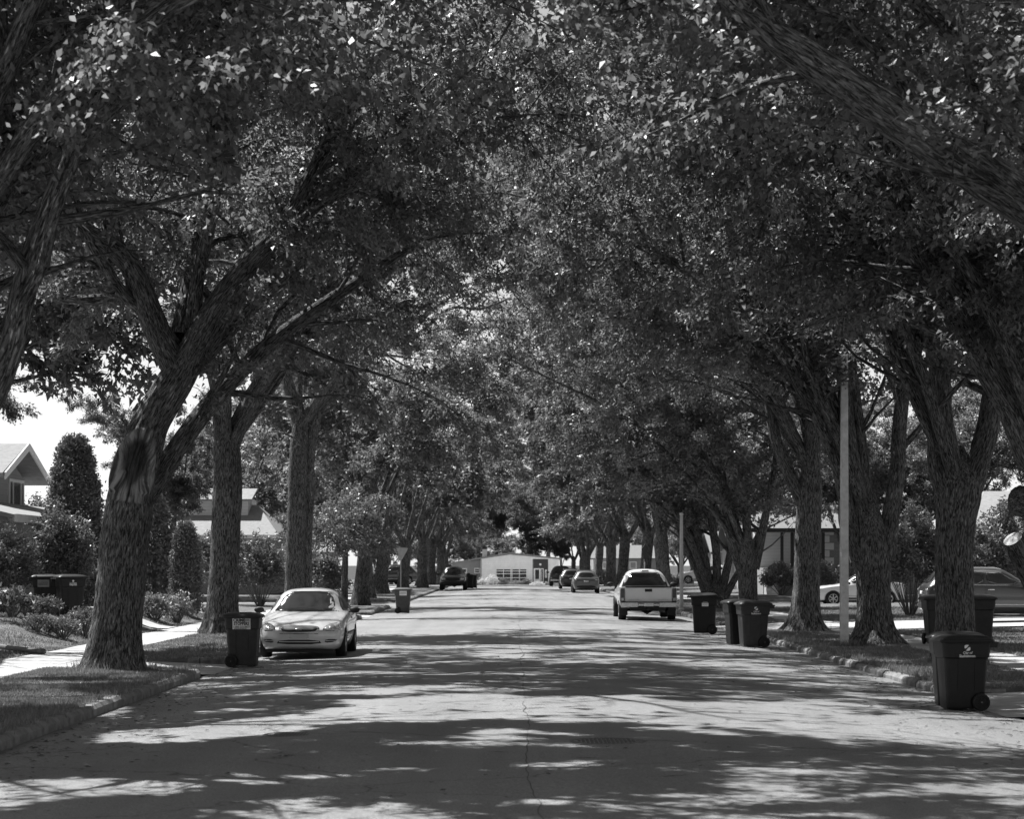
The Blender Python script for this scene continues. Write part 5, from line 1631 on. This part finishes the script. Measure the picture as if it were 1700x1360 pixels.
# ---- left: house past the side street, pale roof between the elm trunks
t = thing('house', 'house with a broad pale roof seen between the left elm trunks', 'house', (0, 0, LAWN))
poly_wall('wall', [(-31, -.3), (-14.6, -.3), (-14.6, 3.6), (-31, 3.6)], 128.5, 139, 'board_mid', t)
ro = slab('roof', [(-32, 127.8, 3.62), (-13.9, 127.8, 3.62), (-15.8, 133.5, 5.55), (-32, 133.5, 5.55)], .18, 'shingle_pale', t)
slab('roof_slope', [(-15.804, 133.504, 5.55), (-13.9, 127.8, 3.60), (-13.9, 139.6, 3.60), (-15.8, 133.6, 5.53)], .18, 'shingle_pale', ro)
MB().box(-32, -13.9, 127.72, 127.8, 3.40, 3.62).build('fascia', M['trim_white'], ro)
poly_wall('upper_gable', [(-22, 4.6), (-16.2, 4.6), (-16.2, 5.9), (-22, 5.9)], 131.5, 136, 'board_white', t)
slab('upper_roof', [(-22.5, 131.0, 5.85), (-15.9, 131.0, 5.85), (-15.9, 134, 6.6), (-22.5, 134, 6.6)], .12, 'shingle_pale', t)
window(t, -20.5, -18.5, 1.4, 2.9, 128.5, (1, 1), (1,))
window(t, -17.5, -15.8, 1.4, 2.9, 128.5, (1,), (1,))

# ---- right: white house with porch and a brick front with quoins
t = thing('house', 'white house with a dark post porch and quoined brick front', 'house', (0, 0, LAWN))
poly_wall('wall', [(14.9, -.3), (18.6, -.3), (18.6, 4.1), (14.9, 4.1)], 130.5, 141, 'board_white', t)
bw = poly_wall('brick_wall', [(18.7, -.3), (27, -.3), (27, 4.1), (18.7, 4.1)], 128.5, 141, 'brick', t)
for i in range(9):
    w = .62 if i % 2 == 0 else .36
    MB().box(18.66, 18.66 + w, 128.44, 128.6, .10 + i * .44, .10 + i * .44 + .40).build('quoin', M['trim_white'], bw, bevel=.015)
ro = slab('roof', [(14.0, 126.6, 4.0), (27.6, 126.6, 4.0), (27.6, 134.5, 6.4), (14.0, 134.5, 6.4)], .2, 'shingle_mid', t)
MB().box(14.0, 27.6, 126.52, 126.6, 3.76, 4.0).build('fascia', M['panel_dark'], ro)
po = MB().box(14.9, 18.6, 127.2, 130.45, -.2, 1.65).build('porch_deck', M['siding_mid'], t)
for x in (15.95, 16.55, 18.4):
    MB().box(x, x + .17, 127.3, 127.47, 1.65, 3.76).build('post', M['panel_dark'], po)
rl = MB().box(16.72, 18.4, 127.34, 127.42, 2.45, 2.52).build('railing', M['panel_dark'], po)
for i in range(11):
    MB().box(16.80 + i * .15, 16.83 + i * .15, 127.36, 127.40, 1.65, 2.45).build('baluster', M['panel_dark'], rl)
MB().box(16.72, 18.4, 127.25, 127.5, 1.655, 1.75).build('deck_edge', M['trim_white'], po)
for i in range(6):
    MB().box(14.95, 15.9, 125.9 + i * .22, 126.12 + i * .22 - .004, -.2, .25 + i * .26).build('step', M['concrete'], po)
dr = MB().box(17.1, 18.1, 130.38, 130.49, 1.66, 3.75).build('door', M['siding_mid'], t)
for x in (17.0, 18.1):
    MB().box(x, x + .1, 130.36, 130.49, 1.66, 3.8).build('door_frame', M['trim_white'], dr)
window(t, 20.5, 23.2, 1.4, 3.2, 128.5, (1, 1), (1,))

# ---- right: bungalow whose bright roof shows behind the forked elm
t = thing('house', 'bungalow with a bright roof behind the forked elm, right', 'house', (0, 0, LAWN))
poly_wall('wall', [(18.2, -.3), (32, -.3), (32, 2.9), (18.2, 2.9)], 82, 95, 'siding_mid', t)
ro = slab('roof', [(17.3, 81.2, 2.95), (32.5, 81.2, 2.95), (32.5, 88.5, 4.9), (19.5, 88.5, 4.9)], .18, 'shingle_pale', t)
slab('roof_slope', [(17.3, 81.2, 2.95), (19.496, 88.504, 4.9), (19.49, 88.6, 4.9), (17.3, 95.8, 2.95)], .18, 'shingle_pale', ro)
MB().box(17.3, 32.5, 81.1, 81.2, 2.72, 2.96).build('fascia', M['trim_white'], ro)
MB().box(17.2, 17.3, 81.1, 95.8, 2.72, 2.96).build('fascia', M['trim_white'], ro)
window(t, 20, 22.5, 1.1, 2.4, 82, (1, 1), (1,))

# generic houses farther down the street, mostly behind trees
def plain_house(x0, x1, y0, y1, h, rise, wall, roof, label, side):
    z0 = float(gz((y0 + y1) / 2)) + LAWN
    t = thing('house', label, 'house', (0, 0, z0), group=None)
    poly_wall('wall', [(x0, -.3), (x1, -.3), (x1, h), (x0, h)], y0, y1, wall, t)
    xm = (x0 + x1) / 2
    ro = slab('roof', [(x0 - .6, y0 - .6, h + .02), (x1 + .6, y0 - .6, h + .02), (x1 + .6, (y0 + y1) / 2, h + rise), (x0 - .6, (y0 + y1) / 2, h + rise)], .2, roof, t)
    slab('roof_slope', [(x0 - .6, (y0 + y1) / 2 + .004, h + rise), (x1 + .6, (y0 + y1) / 2 + .004, h + rise), (x1 + .6, y1 + .6, h), (x0 - .6, y1 + .6, h)], .2, roof, ro)
    for i in range(3):
        a = x0 + (x1 - x0) * (.12 + .3 * i)
        window(t, a, a + 1.5, 1.1, 2.4, y0, (1, 1), (1,))
    xs = x1 if side < 0 else x0
    for i in range(2):
        a = y0 + (y1 - y0) * (.15 + .45 * i)
        window(t, a, a + 1.6, 1.1, 2.4, xs, (1, 1), (1,), axis='x', sgn=1 if side < 0 else -1)
plain_house(-29, -16.5, 150, 162, 3.0, 2.2, 'siding_pale', 'shingle_mid', 'pale house half hidden behind the far left elms, third from the end', -1)
plain_house(-28, -16.5, 192, 204, 3.0, 2.0, 'siding_mid', 'shingle_pale', 'grey house half hidden behind the far left elms', -1)
plain_house(16.0, 28, 152, 163, 3.0, 2.0, 'siding_pale', 'shingle_mid', 'pale house behind the far right elms, past the porch house', 1)
plain_house(18.5, 30, 194, 206, 3.0, 2.0, 'siding_mid', 'shingle_mid', 'grey house far behind the white SUV, right side', 1)

# ------------------------------------------------------------------ shrubs, conifers, flowers
def ground_at(x, y):
    if -8.5 < x < 9.05: return LAWN
    f = yard_left if x < 0 else yard_right
    return float(f(np.array([[x]]), np.array([[y]]))[0, 0])

def shrub(label, x, y, rx, ry, h, n, size, mat, name='shrub', cat='shrub', group=None, seed=0, low=0.05, flowers=0, sig=0.09, z=None):
    rg = np.random.default_rng(500 + seed)
    z0 = ground_at(x, y) if z is None else z
    t = thing(name, label, cat, (x, y, z0), group=group)
    nt_ = 26 if h > .8 else 14
    b_ = MB(); tw = []
    for i in range(nt_ * 5):
        a = rg.uniform(0, 2 * math.pi); v = rg.uniform(-.15, 1) 
        k = rg.uniform(.80, 1.0) * (1 + .12 * math.sin(3 * a + seed) + .08 * math.sin(7 * a + 2 * v))
        cc = math.sqrt(max(0, 1 - v * v))
        e = np.array([rx * k * cc * math.cos(a), ry * k * cc * math.sin(a), low * h + h * (1 - low) * (.42 + .58 * v * k)])
        e[2] = max(e[2], .06)
        s = e * np.array([.55, .55, .72])
        tw.append((s, e))
        if i < nt_: b_.tube([(e[0] * .08, e[1] * .08, -.05), tuple(e * .5), tuple(e * .92)], [.022, .014, .006], 4)
    b_.build('stems', M['old_wood'], t)
    obj('foliage', leaves_mesh('foliage', tw, n, size, rg, sig * max(.35, min(1, h)), None, False, up=.5, tri=True), M[mat], t)
    if flowers:
        top = [(e * .9 + np.array([0, 0, .03]), e + np.array([0, 0, .05])) for s, e in tw if e[2] > h * .45]
        obj('flowers', leaves_mesh('flowers', top, flowers, size * .8, rg, .04, None, False, up=1.0), M['white_flower'], t)
    return t

def conifer(label, x, y, r, h, n, size, shape='column', seed=0, cat='tree', name='cedar_tree'):
    rg = np.random.default_rng(700 + seed)
    t = thing(name, label, cat, (x, y, ground_at(x, y)))
    MB().tube([(0, 0, -.1), (0, 0, h * .5), (0, 0, h * .93)], [.10, .07, .02], 8).build('trunk', M['old_wood'], t)
    tw = []
    for i in range(1800):
        f = rg.random() ** .8
        if shape == 'column': pr = r * (math.sqrt(max(.02, 1 - max(0, (f - .35) / .67) ** 2))) * (.85 + .15 * min(1, f * 6))
        else: pr = r * (1.0 - f) + .05
        a = rg.uniform(0, 2 * math.pi)
        pr *= 1 + .10 * math.sin(5 * a + f * 20) + rg.normal(0, .04)
        zz = .1 + f * h * .97
        if shape == 'column':
            s = np.array([pr * .72 * math.cos(a), pr * .72 * math.sin(a), zz - .12]); e = np.array([pr * math.cos(a), pr * math.sin(a), zz + .12])
        else:
            s = np.array([pr * .3 * math.cos(a), pr * .3 * math.sin(a), zz + .1]); e = np.array([pr * math.cos(a), pr * math.sin(a), zz - .1 * pr])
        tw.append((s, e))
    obj('crown', leaves_mesh('crown', tw, n, size, rg, .05, None, False, up=.3, tri=True), M['conifer_leaf'], t)
    return t

conifer('tall columnar cedar behind the round bush on the left', -12.75, 62.5, .78, 5.0, 34000, .11, seed=1)
conifer('small pointed cedar between the two nearest left elms', -10.95, 72, .5, 3.0, 15000, .09, seed=2)
conifer('dark spruce behind the small cedar on the left', -13.0, 78, 1.7, 5.0, 12000, .16, 'cone', 3, name='spruce_tree')
shrub('dark spreading juniper at the very left edge', -13.6, 57.2, 1.1, 1.0, 2.3, 12000, .10, 'conifer_leaf', seed=41)
shrub('big rounded bush right behind the two lawn bins', -12.5, 59.2, .95, .9, 2.85, 16000, .10, 'shrub_leaf', seed=1)
shrub('tall loose bush just behind the gabled house corner, left', -17.6, 79.6, 1.5, 1.0, 4.7, 8000, .14, 'shrub_leaf', seed=42)
shrub('low clipped ball bush in front of the lawn bins', -11.35, 51.2, .40, .38, .42, 2200, .05, 'conifer_leaf', seed=2)
shrub('small glossy bush right of the clipped ball bush', -10.75, 51.4, .42, .40, .50, 1500, .075, 'shrub_leaf', seed=3)
shrub('tall feathery perennial clump left of the wounded elm', -10.6, 53.2, .45, .40, .75, 1600, .09, 'shrub_leaf', seed=4)
shrub('dark shrub hiding the foot of the left lawn bin', -11.9, 54.3, .55, .4, .5, 2600, .08, 'conifer_leaf', seed=5)
shrub('broad-leaved plant at the left edge below the juniper', -12.3, 52.8, .5, .4, .75, 600, .16, 'shrub_leaf', seed=6)
shrub('grassy lily clump beside the garden path', -10.9, 65.6, .6, .5, .75, 1400, .14, 'pale_leaf', seed=7)
shrub('pale flowering clump right of the lily clump', -10.5, 67.3, .5, .5, .95, 1100, .10, 'shrub_leaf', seed=8, flowers=160)
shrub('low edging plants behind the garden path', -11.8, 68.5, 1.0, .4, .5, 1300, .09, 'pale_leaf', seed=9)
shrub('dense bush left of the twin-stemmed elm', -11.1, 94.5, 1.35, 1.1, 3.0, 8000, .14, 'shrub_leaf', seed=10)
shrub('taller bush filling the gap behind the second elm', -13.0, 97.0, 1.6, 1.2, 3.5, 8000, .15, 'shrub_leaf', seed=11)
shrub('bush by the wooden-stemmed young tree on the left', -8.3, 95.5, 1.1, .9, 2.4, 5000, .15, 'shrub_leaf', seed=12)
shrub('dark rounded shrub right of the three-stemmed elm', 14.2, 76.5, 1.5, 1.3, 3.9, 16000, .14, 'conifer_leaf', seed=13)
shrub('lower dark shrub behind the dark crossover', 16.3, 75.0, 1.6, 1.2, 3.2, 14000, .14, 'conifer_leaf', seed=14)
shrub('leafy bush at the right edge above the crossover', 18.2, 76.0, 1.9, 1.3, 4.6, 12000, .15, 'shrub_leaf', seed=15)
shrub('hedge bush in front of the porch house, left one', 15.4, 122.5, 1.2, 1.0, 1.9, 5000, .15, 'conifer_leaf', seed=16)
shrub('hedge bush in front of the porch house, right one', 17.4, 122.8, 1.3, 1.0, 2.1, 5000, .15, 'conifer_leaf', seed=17)
shrub('bush beside the quoined brick corner', 19.6, 125.5, .9, .8, 1.9, 3000, .15, 'shrub_leaf', seed=18)
shrub('small bush below the white SUV on the right', 11.9, 160, .9, .8, 1.0, 1800, .15, 'shrub_leaf', seed=19)
shrub('dark bush right of the grey hatchback SUV', 9.6, 225, 1.6, 1.3, 1.7, 2500, .2, 'conifer_leaf', seed=20, z=float(gz(225)) + LAWN)
zf_ = float(gz(285)) + LAWN
for i, (x, y, r, h, mat, lb) in enumerate([(-2.6, 286, .85, 1.75, 'white_flower', 'big white hydrangea bush before the bungalow window'),
        (-4.0, 285, .8, 1.2, 'white_flower', 'white flowering bush at the bungalow corner'), (-1.2, 287, .8, 1.25, 'shrub_leaf', 'dark leafy bush below the bungalow window, left part'),
        (.6, 287, .9, .9, 'pale_leaf', 'pale low bush below the bungalow window'), (1.9, 287.5, .8, 1.15, 'shrub_leaf', 'dark leafy bush below the bungalow window, right part'),
        (-5.0, 284, .8, .8, 'pale_leaf', 'low pale bush left of the white bushes'), (3.4, 284.5, .9, .75, 'white_flower', 'white flower bed before the bungalow door'), (5.0, 285, .8, .8, 'pale_leaf', 'pale low bush right of the bungalow door')]):
    shrub(lb, x, y, r, .7, h, 1600, .16, mat, seed=30 + i, z=zf_)

# young tree with a pale stem behind the sedan
yb_ = np.array([(572 - CX) * 92 / F, 92.0, LAWN])
make_tree('young_tree', 'young tree with a straight pale stem behind the silver sedan', yb_,
          np.array([[yb_[0], 92, 0, .15], [yb_[0], 92, 1.2, .14], [yb_[0] + .03, 92, 2.3, .13], [yb_[0] + .05, 92, 3.6, .05]]), [], tree_rng(60), 15000, .15,
          auto=6, crown_len=(2.2, 3.2), zmin=lambda P, rng: P[:, 2] > 2.3 + rng.normal(0, .3, len(P)), lit=False, amp=.004, detail=(16, .2), seed=3, mat='shrub_leaf', lowz=2.2, l2=(.7, 1.4), gap=.35, tilt=(.4, 1.2), s0=.2)

# ------------------------------------------------------------------ grass, litter
def grass(label, rects, dens, hgt, wid, seed, name='grass'):
    rg = np.random.default_rng(seed)
    Ps = []
    for (x0, x1, y0, y1) in rects:
        n = int((x1 - x0) * (y1 - y0) * dens)
        P = np.stack([rg.uniform(x0, x1, n), rg.uniform(y0, y1, n)], -1)
        Ps.append(P)
    P = np.vstack(Ps); n = len(P)
    z = np.full(n, LAWN)
    mL, mR = P[:, 0] < -10.0, P[:, 0] > 10.45
    for m_, f in ((mL, yard_left), (mR, yard_right)):
        if m_.any(): z[m_] = f(P[m_, 0], P[m_, 1])
    patch = 0.7 + 0.5 * np.sin(P[:, 0] * 2.1 + 1.3 * np.sin(P[:, 1] * .8)) * np.sin(P[:, 1] * 1.7) + rg.normal(0, .18, n)
    H = hgt * np.clip(patch, .35, 1.7) * rg.uniform(.6, 1.2, n)
    a = rg.uniform(0, 2 * math.pi, n)
    lean = rg.normal(0, .45, (n, 2)) * H[:, None]
    w = wid * rg.uniform(.7, 1.3, n)
    B = np.stack([P[:, 0], P[:, 1], z - .01], -1)
    d = np.stack([np.cos(a) * w, np.sin(a) * w, np.zeros(n)], -1)
    T = B + np.stack([lean[:, 0], lean[:, 1], H], -1)
    V = np.stack([B - d, B + d, T], 1).reshape(-1, 3)
    me = mesh_np(name, V, np.arange(3 * n).reshape(-1, 3), {'rnd': ('FLOAT', np.repeat(rg.random(n), 3))})
    o = obj(name, me, M['grass_blade'])
    return tag(o, label, 'grass', kind='stuff')
grass('short grass of the near left boulevard under the wounded elm', [(-8.5, KL - .12, 20, 39.2)], 2000, .065, .008, 1)
grass('grass of the left boulevards behind the bin', [(-8.5, KL - .12, 43, 80)], 400, .07, .014, 2)
grass('grass of the left front yards', [(-15, -10.0, 36, 39.4), (-15, -10.0, 43, 62), (-14, -10, 64.2, 80)], 380, .07, .014, 3)
grass('grass of the right boulevard around the elm feet', [(KR + .12, 9.05, 33, 61)], 800, .065, .012, 4)
grass('grass of the near right boulevard', [(KR + .1, 9.05, 20, 28.3)], 800, .06, .008, 5)
grass('grass of the right front yards', [(10.45, 17, 34, 61.2), (10.45, 16, 70, 92)], 280, .07, .016, 6)
grass('grass of the right boulevards past the driveway', [(KR + .12, 9.05, 69.5, 99)], 500, .07, .012, 7)
# taller tufts at the trunk feet and along the kerbs
def tufts(label, spots, seed, hgt=.16, n_each=130, r=.55):
    rg = np.random.default_rng(seed); rects = []
    V, R = [], []
    for (x, y, rr) in spots:
        n = n_each
        a = rg.uniform(0, 2 * math.pi, n); q = rr + np.abs(rg.normal(0, .10, n))
        P = np.stack([x + np.cos(a) * q, y + np.sin(a) * q], -1)
        H = hgt * rg.uniform(.4, 1.3, n); l = rg.normal(0, .35, (n, 2)) * H[:, None]
        b = rg.uniform(0, 6.28, n); w = .008
        z = np.array([ground_at(p[0], p[1]) for p in P])
        B = np.stack([P[:, 0], P[:, 1], z - .01], -1); d = np.stack([np.cos(b) * w, np.sin(b) * w, np.zeros(n)], -1)
        V.append(np.stack([B - d, B + d, B + np.stack([l[:, 0], l[:, 1], H + .01], -1)], 1).reshape(-1, 3)); R.append(np.repeat(rg.random(n), 3))
    V = np.vstack(V); R = np.concatenate(R)
    o = obj('grass_tufts', mesh_np('grass_tufts', V, np.arange(len(V)).reshape(-1, 3), {'rnd': ('FLOAT', R)}), M['grass_blade'])
    tag(o, label, 'grass', kind='stuff')
tufts('uncut grass tufts round the elm feet', [(-7.16, 38.6, .62), (-7.95, 58.5, .5), (8.5, 41, .5), (8.48, 50.3, .55), (8.3, 60.5, .5), (px_, pd_ + .2, .16)], 11, n_each=420)
kspots = [(KL - .22, y, .06) for y in np.arange(20, 39, .35)] + [(KR + .24, y, .07) for y in np.arange(33.5, 61, .4)]
tufts('grass hanging over the kerb edges', kspots, 12, .10, 34)

def litter(label, n, seed, band):
    rg = np.random.default_rng(seed)
    V, R = [], []
    k = 0
    while k < n:
        x, y = band(rg)
        c = rg.random()
        z = road_z(x, y) + .008 + float(rb(np.array([x]), np.array([y]))[0]) * (abs(x - .55) < 5.9)
        s = rg.uniform(.012, .045) if c < .85 else rg.uniform(.08, .22)
        w = s * .5 if c < .85 else .006
        a = rg.uniform(0, 6.28); u = np.array([math.cos(a), math.sin(a), 0]); v = np.array([-u[1], u[0], 0])
        p = np.array([x, y, z]); l = rg.uniform(0, .6) * w
        V += [p - u * s, p - v * w + [0, 0, l], p + u * s + [0, 0, l * .5], p + v * w + [0, 0, l * 1.4]]
        R += [rg.random()] * 4; k += 1
    o = obj('leaf_litter', mesh_np('leaf_litter', np.array(V), np.arange(len(V)).reshape(-1, 4), {'rnd': ('FLOAT', np.array(R))}), M['dry_leaf'])
    tag(o, label, 'leaf litter', kind='stuff')
def band_left(rg): return KL + .12 + abs(rg.normal(0, .7)), 17 + 45 * rg.random() ** 1.3
def band_right(rg): return KR - .12 - abs(rg.normal(0, .8)), 20 + 42 * rg.random() ** 1.2
def band_mid(rg): return rg.uniform(-4.5, 5.5), rg.uniform(17, 60)
litter('dry leaves and twigs in the left gutter', 1500, 1, band_left)
litter('dry leaves and twigs in the right gutter', 1500, 2, band_right)
litter('stray leaves scattered over the roadway', 500, 3, band_mid)
